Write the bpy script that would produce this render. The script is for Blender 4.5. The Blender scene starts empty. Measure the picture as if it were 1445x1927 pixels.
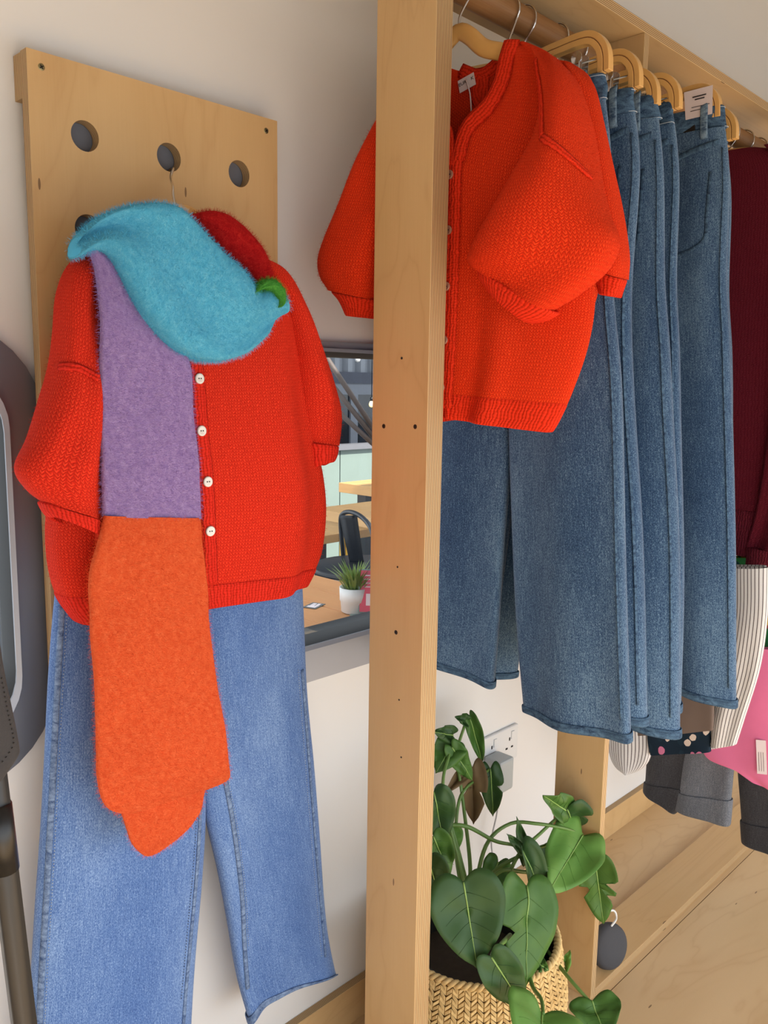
import bpy, bmesh, math, random
import numpy as np
from mathutils import Vector, Matrix, noise
from mathutils.bvhtree import BVHTree

random.seed(7)
scene = bpy.context.scene
COL = scene.collection
PI = math.pi

# ------------------------------------------------------------------ camera
CAM = Vector((0.0, 0.0, 1.302))
F_PX, YAW, PITCH, ROLL = 1591.15, 0.800417, 0.14851, 0.014869
IW, IH = 1445.0, 1927.0
_fw = Vector((math.sin(YAW) * math.cos(PITCH), math.cos(YAW) * math.cos(PITCH), -math.sin(PITCH)))
_r0 = Vector((math.cos(YAW), -math.sin(YAW), 0.0))
_u0 = _r0.cross(_fw)
_r = _r0 * math.cos(ROLL) + _u0 * math.sin(ROLL)
_u = -_r0 * math.sin(ROLL) + _u0 * math.cos(ROLL)
cam_data = bpy.data.cameras.new('camera')
cam_data.sensor_fit = 'VERTICAL'
cam_data.sensor_height = 36.0
cam_data.lens = F_PX / IH * 36.0
cam_data.clip_start = 0.02
cam = bpy.data.objects.new('camera', cam_data)
COL.objects.link(cam)
mw = Matrix.Identity(4)
for i in range(3):
    mw[i][0], mw[i][1], mw[i][2], mw[i][3] = _r[i], _u[i], -_fw[i], CAM[i]
cam.matrix_world = mw
scene.camera = cam

# ------------------------------------------------------------------ world, sun, exposure
world = bpy.data.worlds.new('world')
scene.world = world
world.use_nodes = True
_bg = world.node_tree.nodes['Background']
_bg.inputs[0].default_value = (0.86, 0.93, 1.0, 1)
_bg.inputs[1].default_value = 2.3
sun_d = bpy.data.lights.new('sun', 'SUN')
sun_d.energy = 10.5
sun_d.color = (1.0, 0.95, 0.88)
sun_d.angle = math.radians(0.8)
sun = bpy.data.objects.new('sun', sun_d)
COL.objects.link(sun)
# daylight falls in through the open shop front behind the camera
sun.rotation_euler = Vector((0.10, 0.67, -0.74)).to_track_quat('-Z', 'Y').to_euler()
sun.location = (0, -3, 4)
door_d = bpy.data.lights.new('open_front_daylight', 'AREA')
door_d.shape = 'RECTANGLE'
door_d.size, door_d.size_y = 4.2, 0.8
door_d.energy = 15
door_d.color = (0.93, 0.97, 1.0)
door = bpy.data.objects.new('open_front_daylight', door_d)
COL.objects.link(door)
door.location = (1.2, -0.95, 0.5)
door.rotation_euler = Vector((0, 1, -0.42)).to_track_quat('-Z', 'Z').to_euler()
vs = scene.view_settings
vs.view_transform = 'Standard'
vs.look = 'None'
vs.gamma = 1.0
vs.use_curve_mapping = False
vs.exposure = 0.05
cy = scene.cycles
cy.max_bounces, cy.diffuse_bounces, cy.glossy_bounces, cy.transmission_bounces, cy.transparent_max_bounces = 5, 3, 3, 3, 8

# ------------------------------------------------------------------ placing helpers
def ray(u, v):
    return _r * ((u - IW / 2) / F_PX) - _u * ((v - IH / 2) / F_PX) + _fw

def P(u, v, x=None, y=None, z=None):
    d = ray(u, v)
    if x is not None: k = (x - CAM.x) / d.x
    elif y is not None: k = (y - CAM.y) / d.y
    else: k = (z - CAM.z) / d.z
    return CAM + d * k

class Frame:
    """An upright plane a garment hangs in: e runs across it, n points to its front."""
    def __init__(s, O, e):
        s.O = Vector(O); s.e = Vector((e[0], e[1], 0)).normalized()
        s.n = Vector((s.e.y, -s.e.x, 0))
    def loc(s, u, v):
        d = ray(u, v)
        k = (s.O - CAM).dot(s.n) / d.dot(s.n)
        p = CAM + d * k
        return ((p - s.O).dot(s.e), p.z)
    def to3(s, a, z, n=0.0):
        q = s.O + s.e * a + s.n * n
        return Vector((q.x, q.y, z))

def catmull(pts, n):
    """n samples at even chord spacing through a list of equal-length tuples."""
    P_ = [np.array(p, float) for p in pts]
    if len(P_) == 2:
        return [tuple(P_[0] + (P_[1] - P_[0]) * (i / (n - 1))) for i in range(n)]
    dense = []
    for i in range(len(P_) - 1):
        p0 = P_[i - 1] if i > 0 else 2 * P_[i] - P_[i + 1]
        p1, p2 = P_[i], P_[i + 1]
        p3 = P_[i + 2] if i + 2 < len(P_) else 2 * P_[i + 1] - P_[i]
        for k in range(16):
            t = k / 16
            dense.append(0.5 * ((2 * p1) + (-p0 + p2) * t + (2 * p0 - 5 * p1 + 4 * p2 - p3) * t * t + (-p0 + 3 * p1 - 3 * p2 + p3) * t ** 3))
    dense.append(P_[-1])
    D = np.array(dense)
    seg = np.linalg.norm(np.diff(D, axis=0), axis=1)
    c = np.concatenate([[0], np.cumsum(seg)])
    out = []
    for i in range(n):
        x = c[-1] * i / (n - 1)
        out.append(tuple(np.interp(x, c, D[:, k]) for k in range(D.shape[1])))
    return out

def rows(fr, pairs, n):
    loc = []
    for (a, b) in pairs:
        la, lb = fr.loc(*a), fr.loc(*b)
        loc.append((la[0], la[1], lb[0], lb[1]))
    return catmull(loc, n)

def nz(x, y, z, s=1.0):
    return noise.noise(Vector((x * s, y * s, z * s)))

def puff(fr, pairs, nr, nc, thick, n0=0.0, fold=None, pw=0.75, lift=0.0, local=False):
    """A flattened tube through rows of left/right outline points. Ring: 0 = left edge, front first."""
    nm = (n0(0.6) if callable(n0) else n0)
    base = nm
    if local: R = catmull(pairs, nr); base = 0.0
    else:
        fr = Frame(fr.O + fr.n * nm, (fr.e.x, fr.e.y))
        R = rows(fr, pairs, nr)
    G = []
    for i, (la, lz, ra, rz) in enumerate(R):
        t = i / (nr - 1)
        th = thick(t) if callable(thick) else thick
        nn = (n0(t) if callable(n0) else n0) - base
        row = []
        for j in range(nc):
            a = 2 * PI * j / nc
            s = (1 - math.cos(a)) / 2
            sn = math.sin(a)
            d = th * math.copysign(abs(sn) ** pw, sn)
            if fold: d += fold(t, s, sn)
            zl = lift * max(0, sn) * t ** 8
            row.append(fr.to3(la + (ra - la) * s, lz + (rz - lz) * s + zl, nn + d))
        G.append(row)
    return G

def sheet(fr, pairs, nr, nc, nfun, local=False):
    R = catmull(pairs, nr) if local else rows(fr, pairs, nr)
    G = []
    for i, (la, lz, ra, rz) in enumerate(R):
        t = i / (nr - 1)
        G.append([fr.to3(la + (ra - la) * s, lz + (rz - lz) * s, nfun(t, s)) for s in [j / (nc - 1) for j in range(nc)]])
    return G

# ------------------------------------------------------------------ object helpers
ROOT = {}

def tag(o, label=None, cat=None, group=None, kind=None):
    if label: o['label'] = label
    if cat: o['category'] = cat
    if group: o['group'] = group
    if kind: o['kind'] = kind
    return o

def thing(name, label, cat, loc=(0, 0, 0), group=None, kind=None):
    o = bpy.data.objects.new(name, None)
    o.empty_display_size = 0.05
    COL.objects.link(o)
    o.location = loc
    ROOT[o.name] = Vector(loc)
    return tag(o, label, cat, group, kind)

def link(name, me, mats, parent=None, origin=None):
    o = bpy.data.objects.new(name, me)
    COL.objects.link(o)
    for m in (mats if isinstance(mats, (list, tuple)) else [mats]):
        me.materials.append(m)
    if parent is not None:
        off = ROOT[parent.name]
        me.transform(Matrix.Translation(-off))
        o.parent = parent
        ROOT[o.name] = off
    else:
        if origin is not None:
            me.transform(Matrix.Translation(-Vector(origin)))
            o.location = origin
            ROOT[o.name] = Vector(origin)
        else:
            ROOT[o.name] = Vector((0, 0, 0))
    return o

class MB:
    def __init__(s):
        s.v = []; s.f = []; s.uv = []; s.mi = []
    def face(s, idx, uv=None, mi=0):
        s.f.append(tuple(idx)); s.uv.append(uv or [(0, 0)] * len(idx)); s.mi.append(mi)
    def box(s, a, b, M=None, thin=None, mi=0, mi_edge=None):
        """box from corner a to b; thin = axis of ply thickness (edges get stripe uv and mi_edge)."""
        x0, y0, z0 = a; x1, y1, z1 = b
        vs_ = [Vector(p) for p in ((x0, y0, z0), (x1, y0, z0), (x1, y1, z0), (x0, y1, z0), (x0, y0, z1), (x1, y0, z1), (x1, y1, z1), (x0, y1, z1))]
        k = len(s.v)
        d = [abs(x1 - x0), abs(y1 - y0), abs(z1 - z0)]
        for q in vs_: s.v.append(M @ q if M else q)
        for idx, ax in (((0, 3, 2, 1), 2), ((4, 5, 6, 7), 2), ((0, 1, 5, 4), 1), ((2, 3, 7, 6), 1), ((1, 2, 6, 5), 0), ((3, 0, 4, 7), 0)):
            others = [q for q in (0, 1, 2) if q != ax]
            if thin is not None and ax != thin:
                ua = thin; va = [q for q in others if q != thin][0]
                m_ = mi_edge if mi_edge is not None else mi
                base = (x0, y0, z0)[thin]
                uv = [(vs_[q][ua] - base, vs_[q][va]) for q in idx]
            else:
                va = max(others, key=lambda q: d[q]); ua = [q for q in others if q != va][0]
                m_ = mi
                uv = [(vs_[q][ua], vs_[q][va]) for q in idx]
            s.face([k + q for q in idx], uv, m_)
        return s
    def grid(s, G, closed=False, cap0=False, cap1=False, mi=0):
        nr, nc = len(G), len(G[0])
        k = len(s.v)
        for r in G:
            s.v.extend(Vector(q) for q in r)
        mid = G[nr // 2]
        ul = [0]
        for j in range(nc):
            ul.append(ul[-1] + (Vector(mid[(j + 1) % nc]) - Vector(mid[j])).length)
        vl = [0]
        jm = nc // 4
        for i in range(nr - 1):
            vl.append(vl[-1] + (Vector(G[i + 1][jm]) - Vector(G[i][jm])).length)
        for i in range(nr - 1):
            for j in range(nc if closed else nc - 1):
                j2 = (j + 1) % nc
                s.face((k + i * nc + j, k + (i + 1) * nc + j, k + (i + 1) * nc + j2, k + i * nc + j2),
                       [(ul[j], vl[i]), (ul[j], vl[i + 1]), (ul[j + 1], vl[i + 1]), (ul[j + 1], vl[i])], mi)
        if cap0: s.face([k + j for j in range(nc)], None, mi)
        if cap1: s.face([k + (nr - 1) * nc + j for j in reversed(range(nc))], None, mi)
        return s
    def sweep(s, path, sec, up=(0, 0, 1), cap=True, closed=False, scale=None, mi=0):
        path = [Vector(p) for p in path]; up = Vector(up)
        G = []
        n = len(path)
        for i, p in enumerate(path):
            if closed: t = path[(i + 1) % n] - path[i - 1]
            else: t = path[min(i + 1, n - 1)] - path[max(i - 1, 0)]
            t.normalize()
            a = t.cross(up)
            if a.length < 1e-4: a = t.cross(Vector((1, 0.01, 0)))
            a.normalize(); b = a.cross(t)
            k = scale(i / (n - 1)) if scale else 1.0
            G.append([p + a * (q[0] * k) + b * (q[1] * k) for q in sec])
        if closed: G.append(list(G[0]))
        return s.grid(G, True, cap and not closed, cap and not closed, mi)
    def tube(s, path, r, seg=8, up=(0.13, 0.21, 0.97), cap=True, scale=None, mi=0, closed=False):
        sec = [(r * math.cos(2 * PI * k / seg), r * math.sin(2 * PI * k / seg)) for k in range(seg)]
        return s.sweep(path, sec, up, cap, closed, scale, mi)
    def lathe(s, c, prof, seg=24, axis=(0, 0, 1), cap0=True, cap1=True, mi=0):
        ax = Vector(axis).normalized()
        a = ax.orthogonal().normalized(); b = ax.cross(a)
        c = Vector(c)
        G = [[c + ax * z + (a * math.cos(2 * PI * k / seg) + b * math.sin(2 * PI * k / seg)) * r for k in range(seg)] for (r, z) in prof]
        return s.grid(G, True, cap0, cap1, mi)
    def build(s, name, mats, parent=None, smooth=True, bevel=0, solid=0, sub=0, origin=None, angle=None, offset=0.0):
        me = bpy.data.meshes.new(name)
        me.from_pydata(s.v, [], s.f)
        uvl = me.uv_layers.new(name='uv')
        flat = [c for uv in s.uv for q in uv for c in q]
        uvl.data.foreach_set('uv', flat)
        me.polygons.foreach_set('material_index', s.mi)
        bm = bmesh.new(); bm.from_mesh(me)
        bmesh.ops.recalc_face_normals(bm, faces=bm.faces)
        bm.to_mesh(me); bm.free()
        me.polygons.foreach_set('use_smooth', [smooth] * len(me.polygons))
        o = link(name, me, mats, parent, origin)
        if solid:
            m = o.modifiers.new('solid', 'SOLIDIFY'); m.thickness = solid; m.offset = offset
        if bevel:
            m = o.modifiers.new('bevel', 'BEVEL'); m.width = bevel; m.segments = 2; m.limit_method = 'ANGLE'
            m.angle_limit = math.radians(40)
        if sub:
            m = o.modifiers.new('sub', 'SUBSURF'); m.levels = sub; m.render_levels = sub
        if angle is not None:
            me.set_sharp_from_angle(angle=math.radians(angle))
        return o

def copy_tree(o, parent=None):
    c = o.copy()
    COL.objects.link(c)
    c.parent = parent
    ROOT[c.name] = ROOT.get(o.name, Vector((0, 0, 0))).copy()
    for ch in list(o.children):
        if ch is not c: copy_tree(ch, c)
    return c

def bvh_of(*grids, closed=True):
    V = []; Fc = []
    for G in grids:
        k = len(V); nr, nc = len(G), len(G[0])
        for r in G: V.extend(r)
        for i in range(nr - 1):
            for j in range(nc if closed else nc - 1):
                j2 = (j + 1) % nc
                Fc.append((k + i * nc + j, k + (i + 1) * nc + j, k + (i + 1) * nc + j2, k + i * nc + j2))
    return BVHTree.FromPolygons(V, Fc)

def hit(bvh, u, v):
    d = ray(u, v).normalized()
    p, n, i, dist = bvh.ray_cast(CAM, d)
    if p is None: return None, None
    if n.dot(d) > 0: n = -n
    return p, n

def text_mesh(body, size, M, name, mat, parent, extrude=0.0002):
    cu = bpy.data.curves.new('text', 'FONT')
    cu.body = body; cu.size = size; cu.align_x = 'CENTER'; cu.align_y = 'CENTER'; cu.extrude = extrude
    ob = bpy.data.objects.new('text', cu)
    COL.objects.link(ob)
    dg = bpy.context.evaluated_depsgraph_get()
    me = bpy.data.meshes.new_from_object(ob.evaluated_get(dg))
    bpy.data.objects.remove(ob); bpy.data.curves.remove(cu)
    me.transform(M)
    return link(name, me, mat, parent)

def basis(p, n, up=(0, 0, 1)):
    """matrix whose z is n and y is close to up."""
    n = Vector(n).normalized(); x = Vector(up).cross(n).normalized(); y = n.cross(x)
    M = Matrix.Identity(4)
    for i in range(3):
        M[i][0], M[i][1], M[i][2], M[i][3] = x[i], y[i], n[i], p[i]
    return M

# ------------------------------------------------------------------ materials
def lin(c):
    return tuple(((x / 255) / 12.92 if x / 255 <= 0.04045 else ((x / 255 + 0.055) / 1.055) ** 2.4) for x in c)

class NT:
    def __init__(s, name):
        s.m = bpy.data.materials.new(name); s.m.use_nodes = True
        s.t = s.m.node_tree
        s.b = s.t.nodes['Principled BSDF']
        s.out = s.t.nodes['Material Output']
    def n(s, typ, ins=None, **props):
        nd = s.t.nodes.new('ShaderNode' + typ)
        for k, v in props.items(): setattr(nd, k, v)
        for k, v in (ins or {}).items(): s.set(nd.inputs[k], v)
        return nd
    def set(s, sock, v):
        if hasattr(v, 'node'): s.t.links.new(v, sock)
        else:
            if sock.type == 'RGBA' and len(v) == 3: v = (*v, 1)
            sock.default_value = v
    def math(s, op, a, b=None, c=None):
        nd = s.n('Math', operation=op)
        s.set(nd.inputs[0], a)
        if b is not None: s.set(nd.inputs[1], b)
        if c is not None: s.set(nd.inputs[2], c)
        return nd.outputs[0]
    def mix(s, f, a, b, mode='MIX'):
        nd = s.n('Mix', data_type='RGBA', blend_type=mode)
        s.set(nd.inputs[0], f); s.set(nd.inputs[6], a); s.set(nd.inputs[7], b)
        return nd.outputs[2]
    def ramp(s, f, stops):
        nd = s.n('ValToRGB')
        s.set(nd.inputs[0], f)
        el = nd.color_ramp.elements
        while len(el) < len(stops): el.new(0.5)
        for e, (p, c) in zip(el, stops):
            e.position = p; e.color = (*c, 1) if len(c) == 3 else c
        return nd.outputs[0]
    def uv(s, sx=1, sy=1, obj=False, sz=1):
        tc = s.n('TexCoord')
        mp = s.n('Mapping')
        s.t.links.new(tc.outputs['Object' if obj else 'UV'], mp.inputs[0])
        mp.inputs['Scale'].default_value = (sx, sy, sz)
        return mp.outputs[0]
    def noise(s, vec, scale, detail=2, rough=0.5, dist=0):
        nd = s.n('TexNoise', {'Vector': vec, 'Scale': scale, 'Detail': detail, 'Roughness': rough, 'Distortion': dist})
        return nd.outputs[0]
    def bump(s, h, strength=0.5, dist=0.002):
        nd = s.n('Bump', {'Height': h, 'Strength': strength, 'Distance': dist})
        s.t.links.new(nd.outputs[0], s.b.inputs['Normal'])
    def base(s, c): s.set(s.b.inputs['Base Color'], c)
    def p(s, **kw):
        for k, v in kw.items(): s.set(s.b.inputs[k.replace('_', ' ')], v)
        return s

def plain(name, c, rough=0.6, metal=0.0, vary=0.06, scale=30, bump=0.0, spec=0.5, bscale=None, coat=0):
    n = NT(name)
    v = n.uv(obj=True)
    f = n.noise(v, scale, 3)
    c = lin(c)
    n.base(n.mix(f, tuple(x * (1 - vary) for x in c), tuple(min(1, x * (1 + vary)) for x in c)))
    n.p(Roughness=rough, Metallic=metal, Specular_IOR_Level=spec)
    if coat: n.p(Coat_Weight=coat, Coat_Roughness=0.15)
    if bump: n.bump(n.noise(v, bscale or scale * 4, 3), bump, 0.001)
    return n.m

def ply_face(name, c1=(214, 178, 128), c2=(196, 155, 102)):
    n = NT(name)
    v = n.uv()
    big = n.noise(n.uv(5.0, 1.1), 1.0, 3, 0.55, 1.2)
    w = n.math('FRACT', n.math('MULTIPLY', big, 7.0))
    w = n.math('POWER', n.math('ABSOLUTE', n.math('SUBTRACT', n.math('MULTIPLY', w, 2), 1)), 5)
    fine = n.noise(n.uv(420, 9), 1.0, 2)
    c = n.mix(n.noise(n.uv(9, 2.0), 1.0, 3), lin(c1), lin(c2))
    c = n.mix(n.math('MULTIPLY', w, 0.20), c, lin((168, 118, 70)))
    c = n.mix(n.math('MULTIPLY', fine, 0.22), c, lin((228, 196, 148)))
    vor = n.n('TexVoronoi', {'Vector': n.uv(60, 14, obj=False), 'Scale': 1.0, 'Randomness': 1.0})
    pick = n.math('GREATER_THAN', n.n('SeparateColor', {0: vor.outputs['Color']}).outputs[0], 0.965)
    fl = n.math('MULTIPLY', n.math('LESS_THAN', vor.outputs['Distance'], 0.13), pick)
    c = n.mix(n.math('MULTIPLY', fl, 0.75), c, lin((92, 62, 40)))
    n.base(c)
    n.p(Roughness=0.42, Specular_IOR_Level=0.35)
    n.bump(fine, 0.05, 0.0005)
    return n.m

def ply_edge(name, per=0.0030):
    n = NT(name)
    s = n.n('SeparateXYZ', {0: n.uv()}).outputs
    wob = n.math('MULTIPLY', n.noise(n.uv(40, 6), 1.0, 2), 0.35)
    f = n.math('FRACT', n.math('ADD', n.math('DIVIDE', s[0], per), wob))
    stripe = n.math('MINIMUM', n.math('MULTIPLY', n.math('SUBTRACT', f, 0.12), 4.0), n.math('MULTIPLY', n.math('SUBTRACT', 0.88, f), 4.0))
    stripe = n.math('MINIMUM', n.math('MAXIMUM', stripe, 0), 1)
    fine = n.noise(n.uv(900, 30), 1.0, 2)
    c = n.mix(stripe, lin((112, 78, 46)), lin((224, 192, 142)))
    c = n.mix(n.math('MULTIPLY', fine, 0.35), c, lin((150, 112, 72)))
    n.base(c)
    n.p(Roughness=0.6)
    n.bump(stripe, 0.12, 0.0006)
    return n.m

def knit(name, col, w=0.0044, h=0.0044, dark=0.52, bump=0.55, rib=False, sheen=0.35, warm=None):
    n = NT(name)
    uvv = n.n('SeparateXYZ', {0: n.uv()}).outputs
    wob = n.noise(n.uv(90, 90), 1.0, 2)
    wo = n.math('MULTIPLY', n.math('SUBTRACT', wob, 0.5), 1.5)
    x = n.math('ADD', n.math('DIVIDE', uvv[0], w), wo)
    y = n.math('ADD', n.math('DIVIDE', uvv[1], h), wo)
    tri = n.math('ABSOLUTE', n.math('SUBTRACT', n.math('MULTIPLY', n.math('FRACT', x), 2), 1))
    if rib:
        hgt = n.math('POWER', n.math('SUBTRACT', 1.0, tri), 0.6)
        st = n.math('SINE', n.math('MULTIPLY', y, 2 * PI))
        hgt = n.math('ADD', hgt, n.math('MULTIPLY', st, 0.12))
    else:
        ph = n.math('ADD', y, n.math('MULTIPLY', tri, 0.85))
        st = n.math('ADD', n.math('MULTIPLY', n.math('SINE', n.math('MULTIPLY', ph, 2 * PI)), 0.5), 0.5)
        val = n.math('SUBTRACT', 1.0, n.math('MULTIPLY', n.math('POWER', tri, 2.2), 0.9))
        hgt = n.math('MULTIPLY', n.math('POWER', st, 0.7), val)
    fz = n.noise(n.uv(1500, 700), 1.0, 3, 0.7)
    hh = n.math('ADD', hgt, n.math('MULTIPLY', fz, 0.55))
    c = lin(col)
    dk = tuple(q * dark for q in c)
    lt = lin(warm) if warm else tuple(min(1, q * 1.15 + 0.01) for q in c)
    n.base(n.ramp(n.math('MULTIPLY', hh, 0.68), [(0.08, dk), (0.5, c), (0.95, lt)]))
    n.p(Roughness=0.9, Specular_IOR_Level=0.12, Sheen_Weight=sheen, Sheen_Roughness=0.5)
    n.set(n.b.inputs['Sheen Tint'], (*lt, 1))
    n.bump(hh, bump, 0.0022)
    return n.m

def mohair(name, col, dark=None, light=None):
    n = NT(name)
    a = n.noise(n.uv(260, 700), 1.0, 4, 0.75, 1.5)
    b = n.noise(n.uv(120, 90), 1.0, 3, 0.6)
    c = lin(col)
    dk = lin(dark) if dark else tuple(q * 0.5 for q in c)
    lt = lin(light) if light else tuple(min(1, q * 1.25 + 0.02) for q in c)
    f = n.math('ADD', n.math('MULTIPLY', a, 0.7), n.math('MULTIPLY', b, 0.3))
    n.base(n.ramp(f, [(0.33, dk), (0.5, c), (0.68, lt)]))
    n.p(Roughness=0.95, Specular_IOR_Level=0.05, Sheen_Weight=0.5, Sheen_Roughness=0.45)
    n.set(n.b.inputs['Sheen Tint'], (*lt, 1))
    n.bump(f, 0.8, 0.004)
    return n.m

def denim(name, c_dark, c_mid, c_light, vert=0.5):
    n = NT(name)
    s = n.n('SeparateXYZ', {0: n.uv()}).outputs
    tw = n.noise(n.uv(900, 380), 1.0, 3, 0.7, 0.8)
    slub = n.noise(n.uv(520, 28), 1.0, 3, 0.6)
    wash = n.noise(n.uv(7, 2.4), 1.0, 3, 0.55)
    diag = n.math('SINE', n.math('MULTIPLY', n.math('ADD', s[0], n.math('MULTIPLY', s[1], 0.6)), 2 * PI / 0.0021))
    f = n.math('ADD', n.math('MULTIPLY', tw, 0.78), n.math('MULTIPLY', slub, 0.24))
    f = n.math('ADD', f, n.math('MULTIPLY', n.math('SUBTRACT', wash, 0.5), 0.30))
    f = n.math('ADD', f, n.math('MULTIPLY', diag, 0.025))
    n.base(n.ramp(f, [(0.30, lin(c_dark)), (0.48, lin(c_mid)), (0.66, lin(c_light))]))
    n.p(Roughness=0.85, Specular_IOR_Level=0.2, Sheen_Weight=0.15)
    n.bump(n.math('ADD', tw, n.math('MULTIPLY', slub, 0.5)), 0.35, 0.0012)
    return n.m

def denim_seam(name, c_dark, c_light, stitch=(190, 200, 205)):
    n = NT(name)
    s = n.n('SeparateXYZ', {0: n.uv()}).outputs
    puck = n.noise(n.uv(70, 150), 1.0, 3, 0.6, 0.5)
    tw = n.noise(n.uv(900, 380), 1.0, 3, 0.7, 0.8)
    f = n.math('ADD', n.math('MULTIPLY', puck, 0.6), n.math('MULTIPLY', tw, 0.4))
    n.base(n.ramp(f, [(0.36, lin(c_dark)), (0.62, lin(c_light))]))
    n.p(Roughness=0.85, Specular_IOR_Level=0.2)
    n.bump(f, 0.7, 0.003)
    return n.m

def leafmat(name, c1, c2, rough=0.5):
    n = NT(name)
    v = n.uv(obj=True)
    f = n.noise(v, 14, 3, 0.6)
    n.base(n.mix(f, lin(c1), lin(c2)))
    n.p(Roughness=rough, Specular_IOR_Level=0.32)
    n.bump(n.noise(v, 60, 2), 0.12, 0.002)
    return n.m

def glassmat(name):
    n = NT(name)
    tr = n.n('BsdfTransparent', {0: (0.94, 0.96, 0.96)})
    gl = n.n('BsdfGlossy', {0: (0.9, 0.92, 0.95), 'Roughness': 0.03})
    mx = n.n('MixShader', {0: 0.06, 1: tr.outputs[0], 2: gl.outputs[0]})
    n.t.links.new(mx.outputs[0], n.out.inputs[0])
    return n.m

M = {}
M['wall'] = plain('wall_paint', (232, 229, 226), 0.65, vary=0.015, scale=3, bump=0.03, bscale=90)
M['ceiling'] = plain('ceiling_paint', (176, 172, 166), 0.7, vary=0.015, scale=3)
M['ply'] = ply_face('birch_ply_face')
M['ply_edge'] = ply_edge('birch_ply_edge')
M['floor'] = ply_face('birch_ply_floor', (222, 192, 150), (204, 170, 126))
M['rail'] = ply_face('stained_rail_wood', (150, 96, 48), (106, 66, 32))
M['hanger'] = plain('hanger_wood', (222, 172, 102), 0.35, vary=0.10, scale=40, coat=0.2)
M['groove'] = plain('hanger_groove', (120, 74, 36), 0.6)
M['chrome'] = plain('chrome', (205, 205, 208), 0.16, metal=1.0, vary=0.02)
M['steel'] = plain('dull_steel', (150, 148, 145), 0.35, metal=1.0, vary=0.1)
M['screw'] = plain('screw_zinc', (150, 138, 100), 0.4, metal=0.8, vary=0.2, scale=300)
M['dark_screw'] = plain('screw_dark', (72, 54, 40), 0.45, metal=0.6)
M['hole_dark'] = plain('recess_dark', (30, 24, 20), 0.8)
M['hole_shade'] = plain('hole_shade_grey', (104, 104, 110), 0.9, vary=0.08, scale=60)  # shade of the wall behind the holes, put into the colour
M['alu'] = plain('window_alloy', (150, 152, 160), 0.38, metal=0.35, vary=0.06, scale=8)
M['alu_dark'] = plain('window_alloy_dark', (112, 115, 124), 0.40, metal=0.35, vary=0.08, scale=8)
M['rubber'] = plain('black_rubber', (24, 24, 26), 0.5, vary=0.1)
M['glass'] = glassmat('window_glass')
RED = (232, 42, 14)
M['knit_red'] = knit('red_knit', (224, 46, 28), warm=(238, 72, 44))
M['rib_red'] = knit('red_rib', (220, 43, 26), w=0.0052, h=0.004, rib=True, bump=0.9, dark=0.45)
M['knit_orange'] = knit('orange_red_knit', (236, 54, 20), warm=(246, 80, 36))
M['rib_orange'] = knit('orange_red_rib', (232, 50, 18), w=0.0052, h=0.004, rib=True, bump=0.9, dark=0.48)
M['burgundy'] = knit('burgundy_knit', (108, 25, 42), w=0.007, h=0.004, dark=0.45, bump=0.7)
M['rib_burgundy'] = knit('burgundy_rib', (98, 22, 38), w=0.006, h=0.004, rib=True, bump=0.9)
M['blue_mohair'] = mohair('turquoise_mohair', (92, 190, 228), (58, 156, 204), (138, 216, 240))
M['purple_mohair'] = mohair('lilac_mohair', (164, 136, 194), (122, 96, 164), (194, 170, 216))
M['orange_mohair'] = mohair('orange_mohair', (236, 98, 54), (214, 70, 34), (248, 128, 82))
M['red_mohair'] = mohair('crimson_mohair', (190, 28, 30), (140, 14, 20), (218, 56, 48))
M['green_mohair'] = mohair('green_mohair', (74, 152, 62), (44, 112, 40), (112, 186, 84))
M['denim'] = denim('mid_blue_denim', (46, 74, 130), (78, 112, 172), (142, 172, 214))
M['denim_seam'] = denim_seam('mid_blue_seam', (52, 76, 120), (136, 160, 196))
M['denim2'] = denim('dark_blue_denim', (20, 40, 70), (46, 76, 112), (124, 154, 180))
M['denim2_seam'] = denim_seam('dark_blue_seam', (28, 48, 76), (88, 118, 146))
M['denim2_loop'] = denim_seam('dark_blue_loop', (48, 72, 102), (138, 164, 186))
M['thread'] = plain('pale_thread', (176, 190, 206), 0.8, vary=0.25, scale=900)
M['thread_dark'] = plain('dark_thread', (58, 66, 84), 0.8, vary=0.25, scale=900)
M['grey_denim'] = denim('grey_denim', (62, 66, 74), (96, 101, 110), (140, 144, 152))
M['black_denim'] = denim('black_denim', (34, 34, 38), (54, 54, 58), (84, 84, 88))
M['shell'] = plain('shell_button', (222, 216, 208), 0.18, vary=0.12, scale=200, coat=0.5)
M['shell_dim'] = plain('brown_button', (170, 120, 98), 0.2, vary=0.15, scale=200, coat=0.4)
M['label'] = plain('white_label', (226, 212, 214), 0.6, vary=0.03)
M['ink'] = plain('ink', (40, 34, 40), 0.7)
M['cord'] = plain('white_cord', (236, 220, 222), 0.7)
M['leaf'] = leafmat('leaf_green', (52, 88, 34), (78, 116, 48))
M['leaf_light'] = leafmat('leaf_light_green', (80, 126, 52), (108, 150, 68))
M['leaf_dark'] = leafmat('leaf_dark_green', (38, 68, 34), (56, 88, 42))
M['leaf_dead'] = leafmat('leaf_dead', (84, 66, 44), (124, 100, 66), 0.7)
M['vein'] = plain('leaf_vein', (140, 172, 92), 0.5)
M['stem'] = plain('stem_green', (96, 128, 60), 0.45, vary=0.12)
M['pot'] = plain('black_pot', (34, 33, 31), 0.45, vary=0.1)
M['soil'] = plain('soil', (58, 48, 38), 0.95, vary=0.3, scale=80, bump=0.6)
M['seagrass'] = plain('woven_seagrass', (214, 182, 124), 0.7, vary=0.28, scale=140, bump=0.3)
M['seagrass_dark'] = plain('woven_seagrass_gap', (112, 82, 46), 0.9, vary=0.2, scale=80)
M['white_plastic'] = plain('white_plastic', (226, 226, 226), 0.3, vary=0.02)
M['grey_plastic'] = plain('pale_grey_plastic', (176, 182, 184), 0.35, vary=0.02)
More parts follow.
